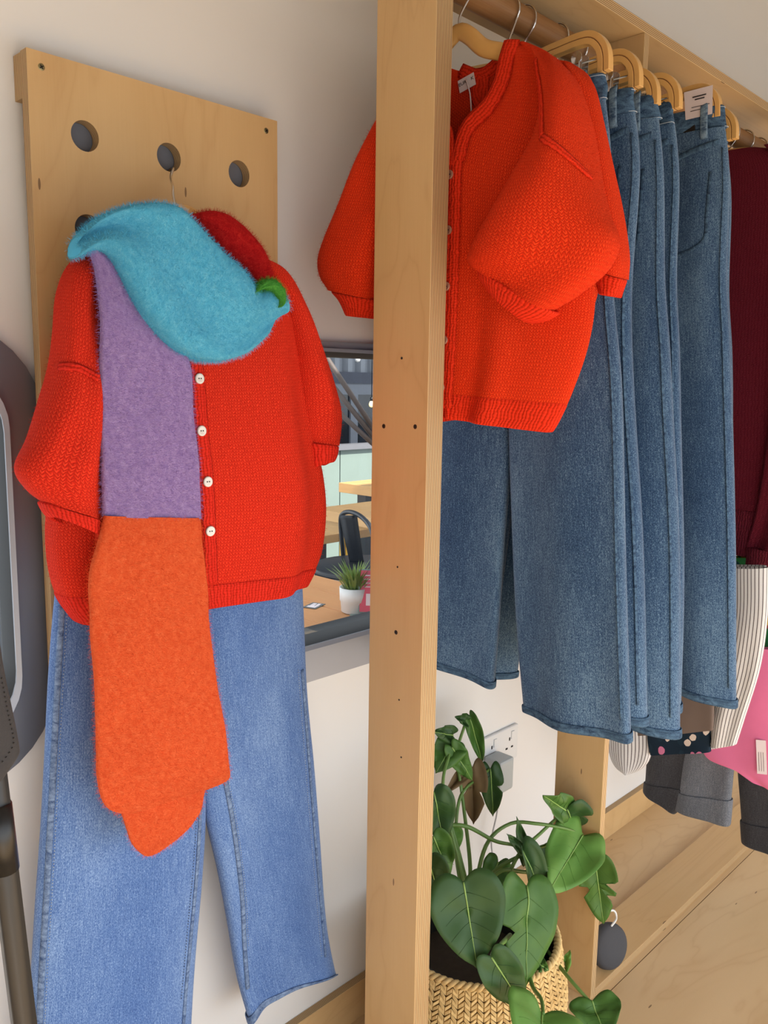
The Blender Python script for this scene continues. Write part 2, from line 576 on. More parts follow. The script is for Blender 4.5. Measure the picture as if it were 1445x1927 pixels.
M['speaker'] = plain('charcoal_cloth', (66, 66, 70), 0.85, vary=0.08, scale=300, bump=0.3, bscale=1500)
M['cable'] = plain('grey_cable', (184, 184, 186), 0.5)
M['black_metal'] = plain('black_metal', (34, 35, 38), 0.38, vary=0.08)
M['black_plastic'] = plain('black_plastic', (20, 20, 22), 0.35)
M['black_cloth'] = plain('charcoal_canvas', (52, 50, 52), 0.85, vary=0.15, scale=500, bump=0.35, bscale=1600)

# ------------------------------------------------------------------ room shell
WY = 1.147                 # inner face of the window wall
W1 = (0.83, 1.72, 0.759, 1.378)     # window behind the rack: x0 x1 z0 z1 (outer edge of its frame)
W2 = (-0.62, 0.506, 0.752, 1.378)   # window at the left edge
def struct(o, label=None):
    o['kind'] = 'structure'
    if label: o['label'] = label
    return o

def wall_with_holes(name, y0, y1, x0, x1, z0, z1, holes, m):
    xs = sorted({x0, x1, *[h[0] for h in holes], *[h[1] for h in holes]})
    zs = sorted({z0, z1, *[h[2] for h in holes], *[h[3] for h in holes]})
    b = MB()
    for i in range(len(xs) - 1):
        for k in range(len(zs) - 1):
            cx, cz = (xs[i] + xs[i + 1]) / 2, (zs[k] + zs[k + 1]) / 2
            if any(h[0] < cx < h[1] and h[2] < cz < h[3] for h in holes): continue
            b.box((xs[i], y0, zs[k]), (xs[i + 1], y1, zs[k + 1]))
    return b.build(name, m, smooth=False)

in1 = (W1[0] + 0.06, W1[1] - 0.06, 0.829, 1.360)
in2 = (W2[0] + 0.055, W2[1] - 0.055, 0.822, 1.318)
struct(wall_with_holes('wall_back', WY, WY + 0.07, -1.9, 3.8, -0.15, 2.75, [in1, in2], M['wall']), 'white painted wall with grey framed windows')
b = MB(); b.box((-1.9, -1.0, 2.75), (3.8, WY + 0.07, 2.85)); struct(b.build('ceiling', M['ceiling'], smooth=False))
b = MB(); b.box((-2.0, -1.0, -0.15), (-1.9, WY + 0.07, 2.85)); struct(b.build('wall_left', M['wall'], smooth=False))
b = MB(); b.box((3.8, -1.0, -0.15), (3.9, WY + 0.07, 2.85)); struct(b.build('wall_right', M['wall'], smooth=False))
b = MB(); b.box((-1.9, -1.0, -0.15), (3.8, WY, -0.018)); struct(b.build('wall_under_floor_slab', M['hole_dark'], smooth=False)).name = 'floor_base'
b = MB(); b.box((-1.9, -1.0, 1.62), (3.8, -0.93, 2.75)); struct(b.build('wall_front_light_block', M['wall'], smooth=False))  # unseen header, added so the upper walls get less sky light
# floor boards of plywood, lying on the slab
b = MB(); b.box((-14, -16, -0.25), (16, -1.0, -0.15)); struct(b.build('ground_outside', plain('grey_paving', (138, 136, 132), 0.8, vary=0.06, scale=3), smooth=False))
floor = thing('floor', 'pale birch plywood floor', None, (0, 0, 0), kind='structure')
edges_x = [-1.9, -1.8, 0.62, 3.06, 3.8]
edges_y = [-1.0, -0.42, 0.8, WY]
for i in range(4):
    for k in range(3):
        b = MB(); b.box((edges_x[i] + 0.0008, edges_y[k] + 0.0008, -0.018), (edges_x[i + 1] - 0.0008, edges_y[k + 1] - 0.0008, 0.0), thin=2, mi_edge=1)
        b.build('floor_board', [M['floor'], M['ply_edge']], floor, smooth=False)
b = MB(); b.box((-1.9, WY - 0.018, 0.0), (3.8, WY, 0.083), thin=1, mi_edge=1)
struct(b.build('baseboard_back', [M['ply'], M['ply_edge']], smooth=False, bevel=0.001), 'birch plywood baseboard under the windows')

def rrect(x0, x1, z0, z1, r, seg=8):
    out = []
    for (cx, cz, a0) in ((x1 - r, z1 - r, 0), (x0 + r, z1 - r, 90), (x0 + r, z0 + r, 180), (x1 - r, z0 + r, 270)):
        for k in range(seg + 1):
            a = math.radians(a0 + 90 * k / seg)
            out.append((cx + r * math.cos(a), cz + r * math.sin(a)))
    return out

def ring(name, A, B, yA, yB, y_back, m, parent):
    """flat frame between outline A (outer) and B (inner), standing proud of the wall."""
    b = MB()
    G = []
    for pts, y in ((A, y_back), (A, yA), (B, yB), (B, y_back + 0.05)):
        G.append([Vector((p[0], y, p[1])) for p in pts])
    b.grid(G, True)
    return b.build(name, m, parent, smooth=True, angle=35)

def window(name, W, I, r_out, r_in, m):
    w = thing(name, None, None, ((W[0] + W[1]) / 2, WY, W[2]), kind='structure')
    A = rrect(*W, r_out); B = rrect(*I, r_in)
    ring('window_frame', A, B, WY - 0.010, WY - 0.007, WY, m, w)
    B2 = rrect(I[0] + 0.003, I[1] - 0.003, I[2] + 0.003, I[3] - 0.003, r_in)
    B3 = rrect(I[0] + 0.008, I[1] - 0.008, I[2] + 0.014, I[3] - 0.008, r_in)
    bead = rrect(I[0] - 0.006, I[1] + 0.006, I[2] - 0.008, I[3] + 0.006, r_in)
    ring('window_bead', bead, B, WY - 0.015, WY - 0.012, WY - 0.006, M['alu'], w)
    ring('gasket', B, B3, WY - 0.009, WY + 0.012, WY - 0.002, M['rubber'], w)
    b = MB()
    for yy in (WY + 0.012,):
        k = len(b.v)
        for p in B2: b.v.append(Vector((p[0], yy, p[1])))
        b.face(list(range(k, k + len(B2))))
    b.build('pane', M['glass'], w, smooth=False)
    return w
window('window_1', W1, in1, 0.07, 0.03, M['alu'])['label'] = 'grey framed window looking out on wooden tables'
window('window_2', W2, in2, 0.13, 0.085, M['alu_dark'])['label'] = 'dark grey window frame with rounded corners at left edge'

# ------------------------------------------------------------------ plywood clothes rack
RY0, RY1 = 0.8157, 0.929
TZ = 1.942
PX0, PX1 = 0.928, 0.963
RPX0, RPX1 = 1.501, 1.519
rack = thing('clothes_rack', 'pale birch plywood clothes rack with posts, top board and round wooden rail', 'clothes rack', (PX0, RY0, 0.0))
def ply(name, a, b_, thin, parent):
    b = MB(); b.box(a, b_, thin=thin, mi_edge=1)
    return b.build(name, [M['ply'], M['ply_edge']], parent, smooth=False, bevel=0.0008)
post1 = ply('post', (PX0, RY0, 0), (PX1, RY1, TZ), 0, rack)
post2 = ply('post', (RPX0, RY0, 0), (RPX1, RY1, TZ), 0, rack)
post3 = ply('post', (3.30, RY0, 0), (3.336, RY1, TZ), 0, rack)
ply('top_board', (PX0, RY0, TZ), (3.336, RY1 + 0.09, TZ + 0.018), 2, rack)
ply('bottom_board', (RPX1 + 0.0005, RY0, 0.0), (3.30, RY1, 0.018), 2, rack)
RAILY, RAILZ, RAILR = 0.872, 1.888, 0.0215
b = MB(); b.tube([(PX1 - 0.02 + 0.06 * i, RAILY, RAILZ) for i in range(40)], RAILR, 20, up=(0, 0, 1))
b.build('rail', M['rail'], rack)
def screw(p, n, r, parent, m='screw'):
    n = Vector(n).normalized(); p = Vector(p)
    b = MB(); b.lathe(p - n * 0.001, [(r * 0.2, 0), (r, 0), (r, 0.0008), (r * 0.6, 0.0014)], 14, n)
    o = b.build('screw', M[m], parent)
    q = MB()
    Mx = basis(p + n * 0.0005, n)
    Rz = Matrix.Rotation(0.6, 4, 'Z')
    q.box((-r * 0.55, -r * 0.14, -0.0003), (r * 0.55, r * 0.14, 0.0003), Mx @ Rz)
    q.box((-r * 0.14, -r * 0.55, -0.0003), (r * 0.14, r * 0.55, 0.0003), Mx @ Rz)
    q.build('screw_slot', M['hole_dark'], o, smooth=False)
for (u, v) in ((722, 802), (781, 803), (745, 1190)):
    screw(P(u, v, x=PX0), (-1, 0, 0), 0.0042, post1, 'dark_screw')
for (u, v, r) in ((756, 674, .002), (748, 1067, .0016), (751, 1317, .0014), (755, 1425, .0015)):
    q = P(u, v, x=PX0)
    b = MB(); b.lathe(q, [(0.0003, -0.0004), (r, -0.0004), (r, 0.0004)], 10, (-1, 0, 0)); b.build('pin_hole', M['hole_dark'], post1)

# ------------------------------------------------------------------ peg panel with drilled holes
PY = 1.107
pa, pb = P(49, 88, y=PY), P(521.5, 228.5, y=PY)
PXL, PXR, PZT, PZB = pa.x, pb.x, (pa.z + pb.z) / 2, 0.62
panel = thing('peg_panel', 'tall birch plywood panel with round drilled holes fixed to the wall', 'wall panel', ((PXL + PXR) / 2, PY, PZB))
hole_px = [(160, 256), (318, 296), (450, 327), (167, 432)]
HR = 0.0195
holes = []
for (u, v) in hole_px:
    q = P(u, v, y=PY); holes.append((q.x, q.z))
c0 = holes[0]; c2 = holes[2]; cm = holes[1]
dz = holes[0][1] - holes[3][1]
for k in range(1, 6):
    for h in (c0, cm, c2):
        c = (h[0], h[1] - dz * k)
        if k == 1 and h is c0: continue
        if c[1] > PZB + 0.05: holes.append(c)
# panel as a filled face with holes, extruded
bm = bmesh.new()
def loop_edges(pts):
    vs_ = [bm.verts.new((p[0], 0, p[1])) for p in pts]
    return [bm.edges.new((vs_[i], vs_[(i + 1) % len(vs_)])) for i in range(len(vs_))]
E_ = loop_edges([(PXL, PZB), (PXR, PZB), (PXR, PZT), (PXL, PZT)])
for (hx, hz) in holes:
    E_ += loop_edges([(hx + HR * math.cos(2 * PI * k / 32), hz + HR * math.sin(2 * PI * k / 32)) for k in range(32)])
bmesh.ops.triangle_fill(bm, use_beauty=True, use_dissolve=False, edges=E_)
bmesh.ops.recalc_face_normals(bm, faces=bm.faces)
front = list(bm.faces)
ret = bmesh.ops.extrude_face_region(bm, geom=front)
bmesh.ops.translate(bm, vec=(0, 0.018, 0), verts=[g for g in ret['geom'] if isinstance(g, bmesh.types.BMVert)])
bmesh.ops.translate(bm, vec=(0, PY, 0), verts=bm.verts)
bmesh.ops.recalc_face_normals(bm, faces=bm.faces)
uvl = bm.loops.layers.uv.new('uv')
for f in bm.faces:
    edge = abs(f.normal.y) < 0.5
    f.material_index = 1 if edge else 0
    for l in f.loops:
        c = l.vert.co
        l[uvl].uv = (c.y - PY, c.z + c.x) if edge else (c.x, c.z)
me = bpy.data.meshes.new('board'); bm.to_mesh(me); bm.free()
board = link('board', me, [M['ply'], M['ply_edge']], panel)
for z0 in (PZT - 0.056, PZB + 0.02):
    b = MB(); b.box((PXL, PY + 0.0185, z0), (PXR - 0.02, WY - 0.0005, z0 + 0.055), thin=1, mi_edge=1)
    b.build('batten', [M['ply'], M['ply_edge']], panel, smooth=False, bevel=0.0006)
b = MB(); b.box((PXL + 0.015, PY + 0.0188, PZB + 0.1), (PXR - 0.015, PY + 0.0215, PZT - 0.0575)); b.build('hole_shade_sheet', M['hole_shade'], panel, smooth=False)  # added sheet standing in for the shaded wall seen through the holes
for (u, v) in ((78, 126), (501, 246)):
    screw(P(u, v, y=PY), (0, -1, 0), 0.0052, panel)

# ------------------------------------------------------------------ garment helpers
def knit_part(name, G, m, parent, closed=True, solid=0.0, sub=1, offset=0.0):
    b = MB(); b.grid(G, closed)
    return b.build(name, m, parent, solid=solid, sub=sub, offset=offset)

def grow(G, d):
    """ring grid pushed outward from each ring's centre by d."""
    out = []
    for r in G:
        c = sum(r, Vector()) / len(r)
        out.append([p + (p - c).normalized() * d for p in r])
    return out

def fuzz(name, grids, m, parent, count, length, closed=True, r=0.00014, seed=3):
    """short mohair fibres standing off a surface, one mesh."""
    rnd = random.Random(seed)
    quads = []
    for G in grids:
        nr, nc = len(G), len(G[0])
        cen = [sum(r_, Vector()) / nc for r_ in G]
        for i in range(nr - 1):
            for j in range(nc if closed else nc - 1):
                a, b_, c, d = G[i][j], G[i + 1][j], G[i + 1][(j + 1) % nc], G[i][(j + 1) % nc]
                n = (c - a).cross(d - b_)
                ar = n.length
                if ar < 1e-9: continue
                n.normalize()
                if n.dot((a + c) / 2 - (cen[i] + cen[i + 1]) / 2) < 0: n = -n
                quads.append((ar, a, b_, c, d, n))
    tot = sum(q[0] for q in quads)
    mb = MB()
    for (ar, a, b_, c, d, n) in quads:
        k = count * ar / tot
        k = int(k) + (1 if rnd.random() < k - int(k) else 0)
        for _ in range(k):
            x, y = rnd.random(), rnd.random()
            p = (a * (1 - x) + d * x) * (1 - y) + (b_ * (1 - x) + c * x) * y
            g = (n + Vector((rnd.uniform(-1, 1), rnd.uniform(-1, 1), rnd.uniform(-1.1, 0.7))) * 0.9).normalized()
            L = length * rnd.uniform(0.4, 1.2)
            q = p + g * L * 0.55
            g2 = (g + Vector((rnd.uniform(-1, 1), rnd.uniform(-1, 1), rnd.uniform(-1, 0.6))) * 0.6).normalized()
            e = q + g2 * L * 0.45
            sd = g.cross(Vector((rnd.uniform(-1, 1), rnd.uniform(-1, 1), rnd.uniform(-1, 1)))).normalized() * r
            k0 = len(mb.v)
            mb.v += [p - sd, p + sd, q + sd * 0.8, q - sd * 0.8, e]
            mb.face((k0, k0 + 1, k0 + 2, k0 + 3)); mb.face((k0 + 3, k0 + 2, k0 + 4))
    return tag(mb.build(name, m, parent), kind='stuff')

def button(p, n, r, parent, m='shell'):
    n = Vector(n).normalized(); p = Vector(p)
    b = MB(); b.lathe(p, [(r * 0.3, -0.001), (r, -0.001), (r, 0.0016), (r * 0.85, 0.0024), (r * 0.55, 0.0017), (0.0003, 0.0016)], 20, n)
    o = b.build('button', M[m], parent)
    Mx = basis(p + n * 0.0017, n)
    for sgn in (-1, 1):
        h = MB(); h.lathe(Mx @ Vector((sgn * r * 0.24, 0, 0)), [(0.0002, 0), (r * 0.13, 0), (r * 0.13, 0.0004)], 8, n)
        h.build('button_hole', M['hole_dark'], o)
    return o

def line_on(bvh, pts, n=30, off=0.002):
    """points on a surface under a pixel polyline."""
    out = []
    for (u, v) in catmull(pts, n):
        p, nn = hit(bvh, u, v)
        if p is not None: out.append((p + nn * off, nn))
    return out

def strip(name, L, width, m, parent, thick=0.003, bow=0.0, seg=5):
    """flat ribbon along (point, normal) samples."""
    G = []
    for i, (p, n) in enumerate(L):
        t = (L[min(i + 1, len(L) - 1)][0] - L[max(i - 1, 0)][0])
        if t.length < 1e-7: continue
        t.normalize()
        s = t.cross(n).normalized()
        G.append([p + s * (width * (j / (seg - 1) - 0.5)) + n * (bow * (1 - (2 * j / (seg - 1) - 1) ** 2)) for j in range(seg)])
    b = MB(); b.grid(G)
    return b.build(name, m, parent, solid=thick, offset=0.0)

def thread_line(name, L, r, m, parent, dash=None):
    if len(L) < 2: return
    b = MB()
    pts = [p for p, n in L]
    if dash is None: b.tube(pts, r, 5)
    else:
        D = catmull([tuple(p) for p in pts], max(8, int(sum((pts[i + 1] - pts[i]).length for i in range(len(pts) - 1)) / dash) * 2))
        for i in range(0, len(D) - 1, 2): b.tube([D[i], tuple(np.array(D[i]) * 0.35 + np.array(D[i + 1]) * 0.65)], r, 4)
    return b.build(name, m, parent)

# ------------------------------------------------------------------ outfit on the peg panel
FA = Frame((0, 1.025, 0), (1, 0))
hk = P(327, 380, y=1.03)
root_h = thing('wooden_hanger', 'wooden hanger hooked into the centre top hole of the peg panel', 'hanger', (hk.x, 1.03, hk.z))
hole1 = holes[1]
b = MB()
hook = catmull([(hole1[0] + 0.004, PY + 0.012, hole1[1] - HR + 0.002), (hole1[0] + 0.004, PY - 0.004, hole1[1] - HR + 0.006),
                tuple(P(321, 334, y=1.085)), tuple(P(325, 350, y=1.065)), tuple(P(326, 368, y=1.05)), tuple(P(332, 396, y=1.037)), tuple(P(335, 410, y=1.035))], 28)
b.tube(hook, 0.0019, 10); b.build('hook', M['chrome'], root_h)
sec = [(0.009 * math.cos(a), 0.014 * math.sin(a)) for a in [2 * PI * k / 12 for k in range(12)]]
b = MB(); b.sweep(catmull([tuple(P(188, 500, y=1.035)), tuple(P(262, 430, y=1.035)), tuple(P(340, 404, y=1.035)), tuple(P(376, 422, y=1.035)), tuple(P(412, 452, y=1.035)), tuple(P(488, 508, y=1.035))], 40), sec)
b.build('shoulder_bar', M['hanger'], root_h)

# jeans under the cardigan
jeansA = thing('jeans', 'mid blue wide-leg jeans hanging below the red cardigan and orange scarf', 'jeans', (0.7, 1.06, 0.2))
FJ = Frame((0, 1.062, 0), (1, 0))
def fa(t, s, sn):
    return 0.006 * math.sin(7 * s + 3 * t) * sn + 0.010 * nz(s * 2.3, t * 3.5, 1.7) * (0.3 + t)
pairsL = [((118, 1000), (352, 1010)), ((104, 1130), (365, 1120)), ((95, 1250), (377, 1250)), ((86, 1400), (383, 1400)), ((76, 1560), (386, 1530)), ((67, 1700), (380, 1640)), ((60, 1830), (369, 1790)), ((53, 1960), (358, 1950)), ((50, 2080), (348, 2060)), ((48, 2170), (340, 2140))]
pairsR = [((352, 1010), (560, 1000)), ((360, 1130), (566, 1100)), ((368, 1300), (575, 1290)), ((375, 1440), (588, 1430)), ((386, 1530), (597, 1545)), ((412, 1640), (606, 1650)), ((434, 1750), (614, 1750)), ((452, 1850), (622, 1815)), ((472, 1930), (624, 1836)), ]
GL = puff(FJ, pairsL, 70, 36, lambda t: 0.022 + 0.012 * t, fold=fa)
GR = puff(FJ, pairsR, 64, 36, lambda t: 0.022 + 0.010 * t, fold=lambda t, s, sn: fa(t, s, sn) - (0.024 * max(0, t - 0.45) ** 1.3 * math.exp(-((s - 0.12) / 0.10) ** 2) * (1 if sn > 0 else 0)), lift=0.040)
for nm, G in (('leg', GL), ('leg', GR)):
    knit_part(nm, G, M['denim'], jeansA)
    H = [[G[-1][q].lerp(G[-2][q], f) for q in range(36)] for f in (1.0, 0.66, 0.33, 0.0)]
    knit_part('hem', grow(H, 0.0024), M['denim_seam'], jeansA, solid=0.003)
bvL, bvR = bvh_of(GL), bvh_of(GR)
for bv, pts, w in ((bvL, [(117, 1140), (108, 1300), (98, 1500), (87, 1700), (78, 1850), (73, 1960)], 0.008), (bvL, [(377, 1520), (370, 1640), (358, 1770), (348, 1880), (343, 1960)], 0.007),
                   (bvR, [(422, 1460), (440, 1560), (455, 1680), (460, 1780), (466, 1860)], 0.007), (bvR, [(568, 1260), (585, 1480), (598, 1640), (612, 1800)], 0.006)):
    L = line_on(bv, pts, 60, 0.0006)
    if len(L) > 3:
        strip('seam', L, w, M['denim_seam'], jeansA, 0.0012, 0.0012)
for bv, pts, m in ((bvL, [(127, 1140), (118, 1300), (108, 1500), (97, 1700), (88, 1850), (83, 1960)], 'thread'), (bvR, [(428, 1460), (447, 1560), (462, 1680), (467, 1780)], 'thread'), (bvL, [(370, 1530), (362, 1640), (350, 1770), (340, 1880)], 'thread_dark'),
                   (bvR, [(560, 1260), (577, 1480), (590, 1640), (604, 1800)], 'thread')):
    thread_line('stitching', line_on(bv, pts, 60, 0.0012), 0.0006, M[m], jeansA, 0.0045)

# red cardigan
cardA = thing('red_cardigan', 'red knitted short-sleeved cardigan under the striped scarf on the peg panel', 'cardigan', (0.69, 1.03, 0.98))
def fb(t, s, sn):
    f = 0.006 * math.sin(9 * s + 1.0) * (0.3 + t) * sn + 0.009 * nz(s * 3, t * 2.4, 4.2)
    if sn > 0: f += 0.010 * math.exp(-((s - 0.80) / 0.07) ** 2) * min(1, t * 2) - 0.010 * math.exp(-((s - 0.90) / 0.05) ** 2) * min(1, t * 2)
    return f
body_pairs = [((205, 470), (472, 478)), ((168, 492), (515, 500)), ((142, 540), (552, 545)), ((134, 620), (566, 620)), ((132, 720), (568, 710)), ((116, 830), (580, 815)), ((100, 920), (598, 900)), ((92, 1000), (604, 965)), ((96, 1070), (598, 1030)), ((112, 1125), (583, 1070)), ((146, 1172), (567, 1099))]
GB = puff(FA, body_pairs, 64, 60, lambda t: 0.022 + 0.034 * math.sin(min(1, t * 1.25) * PI * 0.62), fold=fb, pw=0.6)
knit_part('body', GB[:-4], M['knit_red'], cardA)
knit_part('hem_rib', grow(GB[-6:], -0.0005), M['rib_red'], cardA, solid=0.004)
bvB = bvh_of(GB)
sl = [((196, 470), (216, 500)), ((150, 486), (198, 540)), ((126, 540), (190, 600)), ((116, 620), (184, 670)), ((104, 690), (180, 730)), ((84, 748), (178, 790)), ((54, 822), (177, 850)), ((26, 880), (178, 902)), ((48, 922), (181, 945)), ((76, 944), (184, 978))]
GSL = puff(FA, sl, 54, 40, lambda t: 0.014 + 0.030 * math.sin(min(1, t * 1.05) * PI * 0.84), n0=lambda t: 0.022 + 0.026 * t, fold=lambda t, s, sn: 0.008 * nz(s * 3, t * 4, 9.1) + 0.006 * math.sin(6 * s + 5 * t) * sn)
knit_part('sleeve', GSL, M['knit_red'], cardA)
bvSL = bvh_of(GSL)
L = line_on(bvSL, [(112, 690), (145, 692), (186, 712)], 20, 0.001)
if len(L) > 4: strip('sleeve_seam', L, 0.010, M['rib_red'], cardA, 0.001, 0.0012)
cl = [((78, 944), (185, 978)), ((86, 960), (186, 998)), ((98, 974), (184, 1020))]
GCL = puff(FA, cl, 10, 40, lambda t: 0.029 - 0.003 * t, n0=0.046, lift=0.020)
knit_part('cuff', GCL, M['rib_red'], cardA, solid=0.005)
sr = [((466, 478), (490, 482)), ((492, 505), (535, 512)), ((522, 570), (562, 580)), ((538, 640), (582, 650)), ((550, 710), (608, 722)), ((558, 765), (626, 775)), ((566, 808), (629, 812)), ((574, 832), (624, 838))]
GSR = puff(FA, sr, 48, 36, lambda t: 0.014 + 0.034 * math.sin(min(1, t * 1.05) * PI * 0.86), n0=lambda t: 0.004 + 0.012 * t, fold=lambda t, s, sn: 0.006 * nz(s * 3, t * 4, 3.3))
knit_part('sleeve', GSR, M['knit_red'], cardA)
GCR = puff(FA, [((573, 832), (625, 838)), ((577, 856), (622, 856)), ((583, 892), (611, 876))], 10, 32, lambda t: 0.029 - 0.004 * t, n0=0.015, lift=0.034)
knit_part('cuff', GCR, M['rib_red'], cardA, solid=0.005)
Lp = line_on(bvB, [(352, 600), (368, 700), (376, 800), (386, 900), (391, 1000), (395, 1096)], 60, 0.002)
strip('button_band', Lp, 0.022, M['rib_red'], cardA, 0.003, 0.002)
for (u, v) in ((370, 713), (374, 811), (386, 906), (391, 998)):
    p, n = hit(bvB, u, v)
    button(p + n * 0.006, n, 0.0072, cardA)

# striped mohair scarf
scarf = thing('striped_scarf', 'long brushed mohair scarf in turquoise, lilac, orange, green and crimson blocks', 'scarf', (0.66, 0.97, 0.9))
FS = Frame((0, 0.950, 0), (1, 0))
def fs(seed, a=0.004):
    return lambda t, s, sn: a * nz(s * 4, t * 5, seed) + 0.35 * a * nz(s * 12, t * 16, seed + 2)
GP = puff(FS, [((172, 462), (205, 470)), ((186, 500), (262, 520)), ((190, 580), (322, 610)), ((188, 680), (357, 690)), ((188, 770), (363, 770)), ((190, 870), (371, 865)), ((195, 972), (378, 976))], 60, 36, 0.008, fold=fs(1.5), pw=0.35, n0=lambda t: -0.012 + 0.012 * min(1, t * 3))
GO = puff(FS, [((195, 970), (378, 974)), ((186, 1010), (381, 1030)), ((166, 1085), (390, 1105)), ((170, 1180), (396, 1190)), ((176, 1290), (408, 1290)), ((180, 1400), (424, 1380)), ((183, 1470), (430, 1440)), ((200, 1520), (430, 1462)), ((240, 1532), (416, 1472))], 80, 36, 0.008, fold=fs(2.5), pw=0.35)
GO2 = puff(Frame((0, 0.968, 0), (1, 0)), [((196, 1440), (388, 1440)), ((222, 1515), (384, 1490)), ((236, 1556), (374, 1528)), ((248, 1588), (346, 1568)), ((266, 1607), (306, 1600)), ((276, 1610), (286, 1609))], 34, 30, lambda t: 0.008 - 0.004 * t, fold=fs(3.5), pw=0.35)
knit_part('lilac_block', GP, M['purple_mohair'], scarf)
o_ = MB(); o_.grid(GO, True, False, True); o_.build('orange_block', M['orange_mohair'], scarf, sub=1)
o_ = MB(); o_.grid(GO2, True, True, True); o_.build('folded_orange_end', M['orange_mohair'], scarf, sub=1)
FT = Frame((0, 0.955, 0), (1, 0))
wrap = [((152, 486), (158, 440)), ((176, 472), (186, 410)), ((200, 480), (228, 391)), ((222, 520), (280, 384)), ((246, 572), (320, 393)), ((276, 620), (354, 424)), ((312, 656), (398, 472)), ((352, 674), (444, 512)), ((400, 680), (472, 545)), ((444, 668), (497, 536)), ((474, 650), (515, 536)), ((496, 628), (526, 552)), ((506, 610), (527, 580))]
GW = puff(FT, wrap, 70, 40, lambda t: 0.018 + 0.022 * math.sin(PI * min(1, t * 1.02)), fold=lambda t, s, sn: 0.008 * nz(s * 2.5, t * 4, 6.6) + 0.003 * nz(s * 9, t * 14, 2.1) + (0.010 * math.sin(s * 7 + t * 3) if sn > 0 else 0), pw=0.6, n0=lambda t: 0.002 - 0.022 * math.exp(-t * 9))
o_ = MB(); o_.grid(GW, True, True, True); o_.build('turquoise_wrap', M['blue_mohair'], scarf, sub=1)
FR = Frame((0, 0.985, 0), (1, 0))
GC = puff(FR, [((366, 414), (372, 400)), ((390, 440), (408, 397)), ((414, 474), (448, 420)), ((440, 505), (482, 466)), ((466, 545), (500, 520)), ((482, 575), (506, 560))], 40, 30, lambda t: 0.020 + 0.008 * math.sin(PI * t), fold=fs(8.5, 0.006), pw=0.6, n0=lambda t: -0.02 + 0.02 * t)
o_ = MB(); o_.grid(GC, True, True, True); o_.build('crimson_loop', M['red_mohair'], scarf, sub=1)
FG = Frame((0, 0.926, 0), (1, 0))
GG = puff(FG, [((470, 554), (478, 541)), ((488, 546), (496, 527)), ((506, 546), (516, 526)), ((518, 560), (530, 543)), ((521, 582), (532, 566))], 24, 20, 0.012, fold=fs(4.4), pw=0.6)
o_ = MB(); o_.grid(GG, True, True, True); o_.build('green_block', M['green_mohair'], scarf, sub=1)
GBk = puff(Frame((0, 1.088, 0), (1, 0)), [((152, 455), (205, 450)), ((130, 540), (230, 540)), ((102, 596), (235, 600)), ((108, 640), (240, 660))], 20, 20, 0.006, fold=fs(5.1), pw=0.4)
o_ = MB(); o_.grid(GBk, True, True, True); o_.build('turquoise_tail', M['blue_mohair'], scarf, sub=1)
for nm, Gs, m, cnt in (('turquoise_fuzz', [GW], 'blue_mohair', 16000), ('lilac_fuzz', [GP], 'purple_mohair', 12000), ('orange_fuzz', [GO, GO2], 'orange_mohair', 18000), ('crimson_fuzz', [GC], 'red_mohair', 3500), ('green_fuzz', [GG], 'green_mohair', 900)):
    fuzz(nm, Gs, M[m], scarf, int(cnt * 1.5), 0.0068)
fuzz('knit_fuzz', [GB, GSL, GSR], M['knit_red'], cardA, 16000, 0.005, r=0.00015)

# ------------------------------------------------------------------ cardigans on the rail
def rail_hook(x, zb, parent, y=RAILY, rz=RAILZ, rr=RAILR):
    R_ = rr + 0.0035
    pts = [(x, y, zb), (x, y, zb + 0.012), (x, y - 0.004, rz - rr - 0.012)]
    for a in (-50, -25, 0, 25, 50, 75, 100, 125, 150, 175, 200, 215):
        q = math.radians(180 - a)
        pts.append((x, y + R_ * math.cos(q), rz + R_ * math.sin(q)))
    b = MB(); b.tube(catmull(pts, 44), 0.0017, 8, up=(1, 0.02, 0.01))
    return b.build('hook', M['chrome'], parent)

def mirror(R, c, k=0.66):
    return [(c - (ra - c) * k, rz, c - (la - c), lz) for (la, lz, ra, rz) in R]

FB = Frame((1.03, 0.85, 0), (0.15, -0.989))
cardB = thing('orange_red_cardigan', 'bright orange-red knitted cardigan with a V neck, nearest on the rail behind the front post', 'cardigan', (1.03, 0.85, 1.25))
front_half = [((959, 82), (985, 79)), ((953, 118), (1040, 106)), ((946, 166), (1075, 160)), ((928, 212), (1090, 230)), ((893, 258), (1098, 300)), ((881, 330), (1102, 380)), ((878, 430), (1110, 470)), ((875, 540), (1120, 560)), ((871, 640), (1107, 650)), ((866, 720), (1078, 735)), ((862, 765), (1053, 790)), ((860, 786), (1038, 815))]
RB = rows(FB, front_half, 66)
cB = FB.loc(879, 400)[0]
def nf(t, s):
    e = min(1, 0.15 + t * 2.2)
    f = 0.048 * max(0, math.cos(s * PI / 2)) ** 0.55 * e
    f += (0.010 * nz(s * 3, t * 2.6, 7.7) + 0.014 * math.exp(-((s - 0.42) / 0.10) ** 2) * max(0, t - 0.35) - 0.012 * math.exp(-((s - 0.25) / 0.07) ** 2) * max(0, t - 0.4)) * (1 - s ** 4)
    return f
GF = sheet(FB, RB, 66, 34, nf, local=True)
nb_ = lambda t, s: -(0.030 * max(0, math.cos(s * PI / 2)) ** 0.55 + 0.006 * nz(s * 3, t * 3, 1.1) * (1 - s))
back_half = [((926, 104), (985, 80)), ((900, 126), (1040, 106)), ((880, 140), (1075, 160)), ((880, 200), (1090, 230)), ((880, 256), (1098, 300)), ((879, 330), (1102, 380)), ((878, 430), (1110, 470)), ((875, 540), (1120, 560)), ((871, 640), (1107, 650)), ((866, 720), (1078, 735)), ((862, 765), (1053, 790)), ((860, 786), (1038, 815))]
RBk = rows(FB, back_half, 66)
